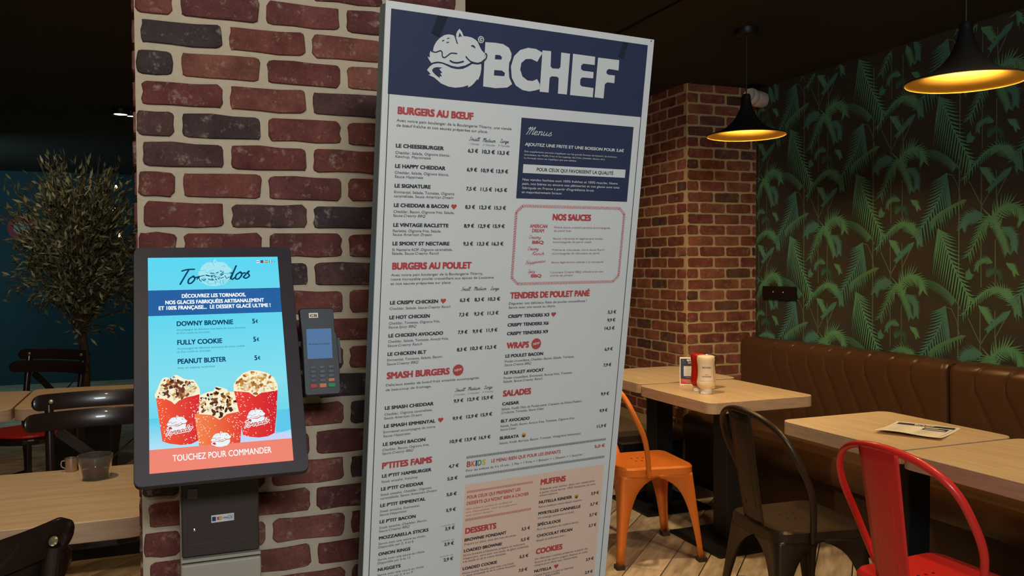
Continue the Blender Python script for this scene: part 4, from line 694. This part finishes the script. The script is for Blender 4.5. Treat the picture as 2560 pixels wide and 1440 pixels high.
# picture on the display (it gives off its own light)
scr_m = bpy.data.materials.new('display_light'); scr_m.use_nodes = True; t_ = scr_m.node_tree; t_.nodes.clear()
o_ = t_.nodes.new('ShaderNodeOutputMaterial'); e_ = t_.nodes.new('ShaderNodeEmission'); a_ = t_.nodes.new('ShaderNodeVertexColor'); a_.layer_name = 'Col'
t_.links.new(a_.outputs[0], e_.inputs[0]); t_.links.new(e_.outputs[0], o_.inputs[0]); e_.inputs[1].default_value = 1.0
KW, KHH = .238, .416
scm = MB()
def paint(mb, start, col): mb.c[start:] = [col]*(len(mb.c)-start)
def P_(col, fn, *a, **k): s = len(scm.v); fn(scm, kf, *a, **k); paint(scm, s, col)
c8 = lambda r, g, b: srgb(r, g, b)[:3]
CY, NV, INKK, RED, WHT = c8(96, 214, 240), c8(40, 96, 160), c8(10, 66, 98), c8(240, 134, 116), c8(250, 255, 255)
U = 1e-4
def grad(v0, v1, ca, cb, u0=0, u1=KW, n=.0003, k=6):
    for i in range(k):
        a, b = v0+(v1-v0)*i/k, v0+(v1-v0)*(i+1)/k; s = len(scm.v); rect(scm, kf, u0, u1, a, b, n); x, y = mixc(ca, cb, i/k), mixc(ca, cb, (i+1)/k); scm.c[s:] = [x, x, y, y]
grad(0, .0691, c8(92, 216, 244), c8(104, 214, 238)); P_(NV, rect, 0, KW, .0691, .1215, .0003)
grad(.1215, .26, c8(98, 214, 238), c8(134, 222, 238)); grad(.26, .3185, c8(134, 222, 238), c8(112, 216, 234)); grad(.3185, .3745, c8(84, 206, 234), c8(180, 226, 246))
s = len(scm.v); fill(scm, kf, [(.2156,.3229),(.238,.3174),(.238,.3575),(.2101,.3636)], .0005); paint(scm, s, c8(96, 200, 236))
s = len(scm.v); fill(scm, kf, [(.150,.3745),(.150,.352),(.205,.358),(.238,.366),(.238,.3745)], .0005); paint(scm, s, c8(200, 212, 246))
P_(RED, rect, 0, KW, .3745, KHH, .0014)
for st, u, v, w, t in DATA['KT']:
    u, v, w = u*U, v*U, w*U
    if t == '5€':
        s = len(scm.v); text(scm, kf, '5', u, v, w*.50, .0100, .04, n=.0018); text(scm, kf, '€', u+w*.60, v-.0008, w*.42, .0068, .04, n=.0018); paint(scm, s, INKK); continue
    cap, off, c = dict(B=(.0078,.04,WHT), N=(.0098,.04,INKK), D=(.0040,.0,c8(50,130,160)), W=(.0112,.012,WHT))[st]
    s = len(scm.v); text(scm, kf, t, u, v, w, cap, off, n=.0018); paint(scm, s, c)
# title lettering with a pale emblem over its middle
s = len(scm.v); script(scm, kf, 'Tornados', .0500, .0580, .1370, .0300, .0030, n=.0008, slope=.087); paint(scm, s, INKK)
xs = [p[0] for k in ('top', 'tail') for p in LG[k]]; ys = [p[1] for k in ('top', 'tail') for p in LG[k]]
def lmap(u0, u1, v0, v1): return lambda a, b: (u0+(a-min(xs))/(max(xs)-min(xs))*(u1-u0), v0+(b-min(ys))/(max(ys)-min(ys))*(v1-v0))
def emblem_k(u0, u1, v0, v1, wc, dc, n):
    w_, d_ = MB(), MB(); emblem(kf, lmap(u0, u1, v0, v1), w_, d_, n, (u1-u0)/1200)
    for m_, c in ((w_, wc), (d_, dc)): scm.add(m_.v, m_.f); scm.c[len(scm.c)-len(m_.v):] = [c]*len(m_.v)
emblem_k(.0870, .1500, .0045, .0630, c8(164, 230, 240), c8(112, 206, 230), .0012)
k1 = lambda x, y: ((852+(x-600)*1.428)*U, (41+(y-40)*1.785)*U)
for seg in (((630,270),(640,300),(660,315)),((672,290),(690,302),(715,285)),((745,285),(800,300)),((790,278),(815,298)),((838,285),(855,300)),((868,275),(882,292),(892,268)),((905,280),(940,268)),((960,250),(980,285),(1015,265)),((720,236),(760,246)),((775,214),(825,218)),((780,247),(835,244)),((850,215),(880,205)),((905,190),(950,202),(900,235))):
    P_(INKK, ribbon, [k1(*p) for p in seg], .0016, .0020)
P_(c8(112,206,230), text, 'CHEF', *k1(725, 350), .046, .0095, .02, n=.0019)
for i, cs in enumerate(((WHT,(200,60,60)),((40,40,50),(200,50,50)),((220,60,50),(250,210,90)),((60,160,90),(235,240,240)))):
    u, v = (.1995,.2074,.2159,.2241)[i], .0110
    for k in range(3):
        c = [c8(*x) if max(x) > 1 else x for x in cs]; cc = (c[0], c[1], c[0] if i != 3 else c8(210,60,60))[k]
        P_(cc, rect, u-.0026 if i != 3 else u-.0026+.00175*k, u+.0026 if i != 3 else u-.0026+.00175*(k+1), v-.0026+.00175*k if i != 3 else v-.0026, v-.0026+.00175*(k+1) if i != 3 else v+.0026, .0010)
P_(INKK, ribbon, [(.2310,.0100),(.2318,.0110),(.2310,.0120)], .0005, .0010)
# three paper tubs of ice cream
def inside(p, poly):
    r = False; j = len(poly)-1
    for i in range(len(poly)):
        if (poly[i][1] > p[1]) != (poly[j][1] > p[1]) and p[0] < (poly[j][0]-poly[i][0])*(p[1]-poly[i][1])/(poly[j][1]-poly[i][1])+poly[i][0]: r = not r
        j = i
    return r
rk = random.Random(5)
def tub(pre, n, mixcols, ua, ub, ca, cb, lg, tor):
    body = [(a*U, b*U) for a, b in DATA['CUP'][pre+'_body']]; cr = [(a*U, b*U) for a, b in DATA['CUP'][pre+'_cream']]
    P_(c8(250,240,205), fill, cr, n)
    x0, x1, y0, y1 = min(p[0] for p in cr), max(p[0] for p in cr), min(p[1] for p in cr), max(p[1] for p in cr)
    k = 0
    for _ in range(900):
        p = (rk.uniform(x0, x1), rk.uniform(y0, y1)); r = rk.uniform(.0016, .0058)
        if not all(inside((p[0]+dx*r, p[1]+dy*r), cr) for dx, dy in ((1,0),(-1,0),(0,1),(0,-1))): continue
        top = 1-(p[1]-y0)/(y1-y0); c = rk.choice(mixcols if rk.random() < .40+top*.6 else [(252,244,215),(244,228,180),(230,236,225)])
        a0 = rk.uniform(0, 3.1); m = 9; pts = []
        for i in range(m):
            a = 2*math.pi*i/m; rr = r*rk.uniform(.7, 1.15); x, y = rr*math.cos(a), rr*.6*math.sin(a); pts.append((p[0]+x*math.cos(a0)-y*math.sin(a0), p[1]+x*math.sin(a0)+y*math.cos(a0)))
        s = len(scm.v); fill(scm, kf, pts, n+.00012+k*.0000010); paint(scm, s, mixc(c8(*c), c8(60, 30, 20), rk.uniform(0, .25))); k += 1
        if k > 120: break
    s = len(scm.v); fill(scm, kf, body, n+.00045)
    bx0, bx1 = min(p[0] for p in body), max(p[0] for p in body)
    for i in range(s, len(scm.v)):
        # colour runs across the tub
        j = i-s; f = (body[j][0]-bx0)/(bx1-bx0); scm.c[i] = mixc(ca, cb, f)
    by0, by1 = min(p[1] for p in body), max(p[1] for p in body); d = 0
    for _ in range(1200):
        f = rk.random(); e = f if rk.random() < .5 else (f**2.2 if rk.random() < .5 else 1-(1-f)**.45*0-f**.45*0-(1-f)**2.2)
        p = (bx0+(bx1-bx0)*f, rk.uniform(by0, by1))
        edge = abs(f-.5)*2
        if rk.random() > .08+.8*edge**1.5 or not inside(p, body) or p[1] > .3735: continue
        P_(mixc(c8(255,210,190), WHT, rk.random()), disc, p[0], p[1], rk.uniform(.0003, .0010), 7, n+.0006); d += 1
        if d > 130: break
    emblem_k(*lg, c8(232,246,250), c8(200,60,50), n+.0008)
    if tor:
        for wd, c, dn_ in ((.0034, WHT, .0012), (.0012, c8(196,60,60), .0014)):
            s = len(scm.v); script(scm, kf, 'Tornado', tor[0], tor[1], tor[2], tor[3], wd, n=n+dn_-.0002, slope=tor[4]); paint(scm, s, c)
NUT = [(196,132,64),(214,160,84),(170,104,48),(236,200,130)]; CHO = [(120,66,48),(92,46,36),(150,88,60),(206,150,80)]
tub('r', .00060, NUT, 0, 1, c8(236,66,54), c8(206,34,48), (.1620,.1943,.3124,.3424), (.1560,.3487,.0440,.0110,.17))
tub('l', .00062, CHO, 0, 1, c8(242,94,60), c8(216,40,52), (.0282,.0618,.3155,.3453), (.0255,.3520,.0445,.0112,.17))
tub('c', .00070, [(90,52,40),(60,36,30),(130,80,50),(226,170,90)], 0, 1, c8(246,134,76), c8(226,56,48), (.0994,.1340,.3509,.3795), None)
ribs = MB(); sc_o = scm.obj('display_picture', scr_m, kiosk)
MB().add([kf(0,0,.0001), kf(KW,0,.0001), kf(KW,KHH,.0001), kf(0,KHH,.0001)], [(0,1,2,3)]).obj('display_glass', M['black'], kiosk)
# column with the ticket printer door
def kb(mb): return mb.xf(Matrix.Translation(-KB))
kb(MB().box(.0125, .1615, 1.745, 1.925, 0, .806)).obj('column', M['colm'], kiosk, bevel=.004)
kb(MB().box(.0130, .1600, 1.765, 1.925, .806, 1.03)).obj('printer_housing', M['colm'], kiosk)
kb(MB().box(.0150, .1580, 1.740, 1.765, .822, 1.03)).obj('printer_door', M['panel'], kiosk, bevel=.003)
pd = kiosk.children[-1]
kb(MB().box(.0135, .1600, 1.738, 1.765, .8125, .8185)).obj('door_lip', M['colm'], kiosk)
q = MB(); A_, B_ = [(.026,.956),(.146,.956),(.150,.846),(.026,.846)], [(.036,.948),(.138,.948),(.141,.855),(.035,.855)]
q.add([(x, 1.7399, z) for x, z in A_]+[(x, 1.7445, z) for x, z in B_], [(0,1,5,4),(1,2,6,5),(2,3,7,6),(3,0,4,7),(4,5,6,7)]); kb(q).obj('door_recess', M['bezel'], kiosk)
kb(MB().box(.0262, .0445, 1.7385, 1.7398, .935, .954)).obj('sensor_window', M['panel2'], kiosk)
kb(MB().lathe([(.0001,.004),(.0028,.003),(.004,0)], 12).xf(Matrix.Translation((.0379, 1.7395, .875)) @ Matrix.Rotation(R(90), 4, 'X'))).obj('door_screw', M['chrome'], kiosk, True)
def sf(u, v, n): return (.0688+u*.9992-KB.x, 1.7392-n-KB.y, .8990-v+u*.02)
q = MB(); rect(q, sf, 0, .0421, 0, .0145, .0003); st_o = q.obj('card_sticker', M['white'], kiosk)
q = MB(); rect(q, sf, .0015, .0085, .0030, .0115, .0006); text(q, sf, 'CB', .032, .0095, .0062, .0045, .02, n=.0006); text(q, sf, 'VISA', .0212, .0090, .0092, .0034, .03, .2, n=.0006); q.obj('blue_print', M['blue'], kiosk)
q = MB(); rect(q, sf, .0105, .0195, .0040, .0105, .0006); q.obj('orange_print', M['kor'], kiosk)
q = MB(); disc(q, sf, .0134, .0072, .0026, 14, .0009); q.obj('red_print', M['inkr'], kiosk)
q = MB(); disc(q, sf, .0164, .0072, .0026, 14, .0010); q.obj('yellow_print', M['yellow'], kiosk)
q = MB()
for a, b, c, d in ((.0305,.0400,.0032,.0037),(.0305,.0400,.0108,.0113),(.0305,.0310,.0032,.0113),(.0395,.0400,.0032,.0113)): rect(q, sf, a, b, c, d, .0006)
q.obj('print_frame', M['ink'], kiosk)
# card payment terminal beside the screen
TO, TD = V((.2486, 1.80, 1.2937)), V((0, -.2419, -.9703)); TH = V((1, 0, 0)); TN = TD.cross(TH)
TB_ = V((.287, 1.86, 1.10))
def tfm(u, v, n): p = TO+TH*u+TD*v+TN*n-TB_; return (p.x, p.y, p.z)
term = thing('card_terminal', 'dark card payment terminal with keypad beside the ordering screen', 'card terminal', TB_)
def tprism(pts, n0, n1, b=.002):
    m = len(pts); cx = sum(p[0] for p in pts)/m; cy = sum(p[1] for p in pts)/m; vs = []
    for n, s in ((n0, b), (n0+b, 0), (n1-b, 0), (n1, b)):
        for u, v in pts: d = math.hypot(u-cx, v-cy) or 1; vs.append(tfm(u-(u-cx)/d*s, v-(v-cy)/d*s, n))
    fs = [tuple(range(m-1, -1, -1)), tuple(range(3*m, 4*m))]+[(l*m+i, l*m+(i+1) % m, (l+1)*m+(i+1) % m, (l+1)*m+i) for l in range(3) for i in range(m)]
    return MB().add(vs, fs)
body = [(.000,.002),(.004,0),(.066,0),(.070,.003),(.0712,.05),(.0745,.055),(.0765,.12),(.0755,.176),(.072,.1815),(.008,.1815),(.004,.178),(.003,.06)]
tprism(body, -.022, 0).obj('terminal_body', M['plastic'], term)
tprism([(.070,.06),(.0815,.062),(.0825,.118),(.0745,.120)], -.026, -.006, .0015).obj('side_clip', M['plastic'], term)
MB().add([tfm(u, v, n) for n in (-.040, -.022) for u, v in ((.02,.05),(.055,.05),(.055,.12),(.02,.12))], [(0,3,2,1),(4,5,6,7),(0,1,5,4),(1,2,6,5),(2,3,7,6),(3,0,4,7)]).obj('mount_plate', M['black'], term)
MB().tube([tfm(.035,.085,-.038), tfm(.035,.085,-.062), (.25-TB_.x, 1.88-TB_.y, 1.20-TB_.z), (.25-TB_.x, 1.95-TB_.y, 1.20-TB_.z)], .009, 10).obj('mount_arm', M['black'], term, True)
q = MB(); rect(q, tfm, .0122, .0632, .0440, .1063, .0004); q.obj('terminal_display', emit('terminal_display', srgb(84, 118, 158), 1.0), term)
q = MB(); text(q, tfm, 'kineorder', .0165, .0775, .044, .0042, 0, n=.0007); q.obj('display_lettering', M['ink'], term)
q = MB(); rect(q, tfm, .0188, .0377, .0102, .0208, .0004); q.obj('white_sticker', M['paper'], term)
q = MB(); text(q, tfm, 'CB', .0212, .0186, .0142, .0052, .02, n=.0007); q.obj('sticker_lettering', M['hole'], term)
DG = MB()
for r_ in range(4):
    for c_ in range(3):
        if r_ == 3 and c_ == 2: m_ = 'keyo'
        else: m_ = 'key'
        u, v = .0226+.0180*c_, .1240+.0091*r_
        tprism(rrect(u-.0062, u+.0062, v-.0032, v+.0032, .0012, 2), -.001, .0018, .0006).obj('key', M[m_], term)
        if m_ == 'key': text(DG, tfm, str(r_*3+c_+1) if r_ < 3 else ('0' if c_ == 1 else '*'), u-.002, v+.0016, None, .0030, 0, n=.0021)
DG.obj('key_lettering', M['inkl'], term)
for u, m_ in ((.0224,'keyr'),(.0406,'keyo'),(.0585,'keyg')): tprism(rrect(u-.0075, u+.0075, .1578, .1664, .002, 2), -.001, .0022, .0008).obj('key', M[m_], term)

# ================================================================== LEFT SIDE: CAFE TABLES, BENTWOOD CHAIRS, TREE
GL = 'long wooden tables on the left'
table('cafe_table', 'near left wooden table carrying the coffee glass', -.70, -.045, 2.343, 2.975, GL, True, r=.06)
table('cafe_table', 'wooden table at the left frame edge beyond the bentwood chair', -1.30, -.665, 4.34, 4.98, GL, True)
table('cafe_table', 'far wooden table partly behind the cross-back chair', -.655, -.02, 4.34, 5.02, GL, True)
def bentwood(label, loc, rz, group='black bentwood chairs with red seats'):
    t = thing('bentwood_chair', label, 'chair', loc, rz, group)
    pts = [(.20*math.cos(a)*(1.0 if math.cos(a) > 0 else .95), (.215 if math.cos(a) > -.3 else .20)*math.sin(a)) for a in [2*math.pi*i/40 for i in range(40)]]
    pts = [(math.copysign(abs(x/.2)**.72*.2, x), math.copysign(abs(y/.215)**.8*.215, y)) for x, y in pts]
    MB().prism(pts, .425, .455, 0, .006).obj('seat_frame', M['bentw'], t)
    MB().prism([(x*.93, y*.93) for x, y in pts], .455, .474, 0, .008).obj('seat_pad', M['seatred'], t)
    for sy in (1, -1):
        MB().tube(smooth_path([(.15, .155*sy, .43), (.165, .165*sy, .25), (.19, .178*sy, 0)], 4), [.019]*4+[.016]*4+[.014], 10).obj('leg', M['bentw'], t, True)
        rp = smooth_path([(-.235, .175*sy, 0), (-.20, .175*sy, .25), (-.19, .178*sy, .45), (-.21, .182*sy, .65), (-.245, .186*sy, .86)], 5)
        lg = MB().tube(rp, .019, 10, (1.0, .85)).obj('rear_post', M['bentw'], t, True)
        for z, x in ((.875, -.262), (.80, -.25), (.872, -.292), (.80, -.283)): MB().lathe([(.0001,.005),(.007,.004),(.0095,0)], 12).xf(Matrix.Translation((x+.030, .178*sy, z)) @ Matrix.Rotation(R(90), 4, 'Y')).obj('screw', M['screw'], lg, True)
    def band(zc, hh, half, x0, bow, th, nm):
        path, hv, nv = [], [], []
        fr_ = [-1,-.995,-.98,-.955,-.92]+[-.88+1.76*i/16 for i in range(17)]+[.92,.955,.98,.995,1]
        for f in fr_:
            y = half*f; x = x0+bow*f*f; path.append((x, y, zc)); k = 1 if abs(f) < .88 else max(.10, math.sqrt(max(0, 1-((abs(f)-.88)/.12)**2)))
            hv.append((-.22*hh*k, 0, hh*k)); nv.append(V((1, -2*bow*f/half, .22)).normalized())
        MB().sweep(path, hv, nv, th).obj(nm, M['bentw'], t, True, None, .004)
    band(.872, .030, .240, -.275, .055, .020, 'crest_rail'); band(.802, .034, .265, -.252, .075, .016, 'back_rail')
    for sy in (1, -1):
        path = [(-.245+.030*(1-math.cos((i/10)*math.pi*.5))*1.0+(.012 if sy > 0 else 0)-.02*math.sin(i/10*math.pi), sy*(.16-.32*i/10), .76-.29*i/10) for i in range(11)]
        MB().sweep(path, [(0, .012, .017*sy*0+.014)]*11, [(1,0,.1)]*11, .010).obj('cross_slat', M['bentw'], t, True)
    for a, b in (((.17,.168,.19),(-.205,.175,.19)), ((.17,-.168,.19),(-.205,-.175,.19)), ((.155,-.165,.24),(.155,.165,.24))): MB().tube([a, b], .009, 8).obj('stretcher', M['bentw'], t, True)
    return t
c0 = bentwood('cross-back chair between the near and far left tables', (-.235, 3.40, 0), R(-88))
dup(c0, (-.76, 5.42, 0), R(-125), 'chair with a red seat seen below the far left table')
dup(c0, (-.512, 1.865, 0), R(130), 'nearest bentwood chair at the bottom left corner')
cup = thing('coffee_glass', 'small clear glass tumbler with a little dark coffee left', 'glass', (-.213, 2.815, .7502))
MB().lathe([(.0001,.004),(.034,.004),(.0365,.008),(.0425,.040),(.0480,.071),(.0492,.0715),(.0497,.069),(.0440,.036),(.039,.002),(.036,0),(.0001,0)], 44).obj('glass_wall', M['glass'], cup, True)
MB().lathe([(.0001,.0045),(.0335,.0045),(.0362,.0082),(.0392,.0245),(.0001,.0245)], 36).obj('coffee', M['coffee'], cup, True)
mlk = thing('milk_pot', 'tiny metal milk pot behind the coffee glass at the table edge', 'pot', (-.290, 2.945, .7502))
MB().lathe([(.0001,.0),(.0150,.0),(.0165,.002),(.0178,.042),(.0172,.042),(.0158,.004),(.0001,.003)], 24).obj('pot_wall', M['milk'], mlk, True)
MB().tube(smooth_path([(-.016,0,.034),(-.026,0,.033),(-.027,0,.018),(-.016,0,.010)], 4), .002, 6).obj('handle', M['milk'], mlk, True)
# olive tree in a planter
tr = thing('olive_tree', 'leafy olive tree in a grey planter in the dark behind the left tables', 'tree', (-.55, 6.35, 0))
MB().lathe([(.0001,0),(.19,0),(.20,.02),(.25,.42),(.26,.46),(.24,.46),(.23,.42),(.0001,.42)], 28).obj('planter', M['pot'], tr, True)
MB().lathe([(.0001,.425),(.228,.425)], 24).obj('soil', M['soil'], tr)
MB().tube(smooth_path([(0,0,.40), (.02,.01,.75), (-.01,0,1.1), (.02,.02,1.5)], 5), [.032]*5+[.027]*5+[.022]*6, 9).obj('trunk', M['bark'], tr, True)
rt_ = random.Random(3); br = MB(); lf = MB(); leaf_pts = []
for i in range(210):
    a = rt_.uniform(0, 6.28); el = rt_.uniform(-.95, 1.15); L = rt_.uniform(.30, .56)
    e = V((math.cos(a)*math.cos(el)*L*.98, math.sin(a)*math.cos(el)*L*.7, 1.53+math.sin(el)*L*1.38+.02)); b = V((rt_.uniform(-.03,.03), 0, rt_.uniform(.9, 1.55)))
    m_ = b.lerp(e, .5)+V((0,0,rt_.uniform(.02,.10))); pth = smooth_path([b, m_, e], 4); br.tube(pth, [.007-.0006*k for k in range(len(pth))], 5)
    for k in range(26):
        f = rt_.uniform(.25, 1.0); p = pth[min(int(f*(len(pth)-1)), len(pth)-1)]+V((rt_.gauss(0,.035), rt_.gauss(0,.035), rt_.gauss(0,.035))); leaf_pts.append((p, (e-b).normalized()))
br.obj('branch', M['bark'], tr, True)
def leaf_geo(mb, p, dr, L, W, col):
    d = (dr+V((rt_.gauss(0,.6), rt_.gauss(0,.6), rt_.gauss(.0,.6)))).normalized(); q = d.cross(V((rt_.gauss(0,1), rt_.gauss(0,1), rt_.gauss(0,1)))).normalized()*W; nn = d.cross(q).normalized()*W*.3
    mb.add([p, p+d*L*.45+q, p+d*L, p+d*L*.45-q, p+d*L*.45-nn], [(0,1,4),(1,2,4),(2,3,4),(3,0,4)], col)
def lcol(): return mixc((.07,.10,.04), (.38,.38,.25), rt_.random()**1.4)
for p, dr in leaf_pts: leaf_geo(lf, p, dr, rt_.uniform(.045,.075), rt_.uniform(.007,.0105), lcol())
fo = lf.obj('foliage', M['leaf'], tr); fo['kind'] = 'stuff'
for i in range(150):
    p, dr = rt_.choice(leaf_pts); one = MB(); leaf_geo(one, p+V((rt_.uniform(-.05,.03), -.06, rt_.uniform(-.03,.03))), dr, rt_.uniform(.055,.075), .010, lcol()); one.obj('leaf', M['leaf'], tr)
# far lights and the round sign
GW = emit('far_lamp_glow', (1, .72, .30, 1), 6); GWW = emit('ceiling_lamp_glow', (1, .93, .80, 1), 12)
def downl(label, x, y, r, tilt=0):
    t = thing('ceiling_spotlight', label, 'lamp', (x, y, CEIL))
    MB().lathe([(.0001,-.035),(r*.8,-.035),(r,-.045),(r*1.08,-.04),(r*1.12,-.005),(r*1.0,-.0005)], 24).obj('lamp_can', M['black'], t, True)
    MB().lathe([(.0001,-.041),(r*.8,-.0405)], 20).obj('lens', GWW, t, True)
downl('left one of the two lit ceiling spots above the olive tree', -.308, 6.75, .055); downl('right one of the two lit ceiling spots above the olive tree', -.243, 6.80, .035)
for i, (x, y, z, w) in enumerate(((-.435, 8.5, 2.10, 'highest'), (-.575, 8.45, 1.915, 'leftmost'), (-.455, 8.55, 1.90, 'middle'), (-.409, 8.5, 1.67, 'lowest'))):
    t = thing('hanging_bulb', w+' of the small warm bulbs glinting behind the olive tree', 'lamp', (x, y, z), 0, 'small bulbs behind the tree')
    MB().lathe([(.0001,-.018),(.010,-.014),(.014,0),(.009,.014),(.006,.024)], 14).obj('bulb', GW, t, True)
    MB().tube([(0,0,.02),(0,0,CEIL-z)], .0025, 6).obj('cord', M['black'], t)
sg = thing('round_sign', 'round red sign with a pale centre on the dark far wall', 'sign', (-1.60, 11.47, 1.85))
MB().lathe([(.0001,0),(.15,0),(.15,.012),(.0001,.012)], 36).xf(Matrix.Rotation(R(90), 4, 'X')).obj('sign_disc', M['signr'], sg)
MB().lathe([(.0001,.0125),(.085,.0125),(.085,.0145),(.0001,.0145)], 32).xf(Matrix.Rotation(R(90), 4, 'X')).obj('sign_centre', M['signw'], sg)

bpy.data.objects.remove(_to)
bpy.context.view_layer.update()
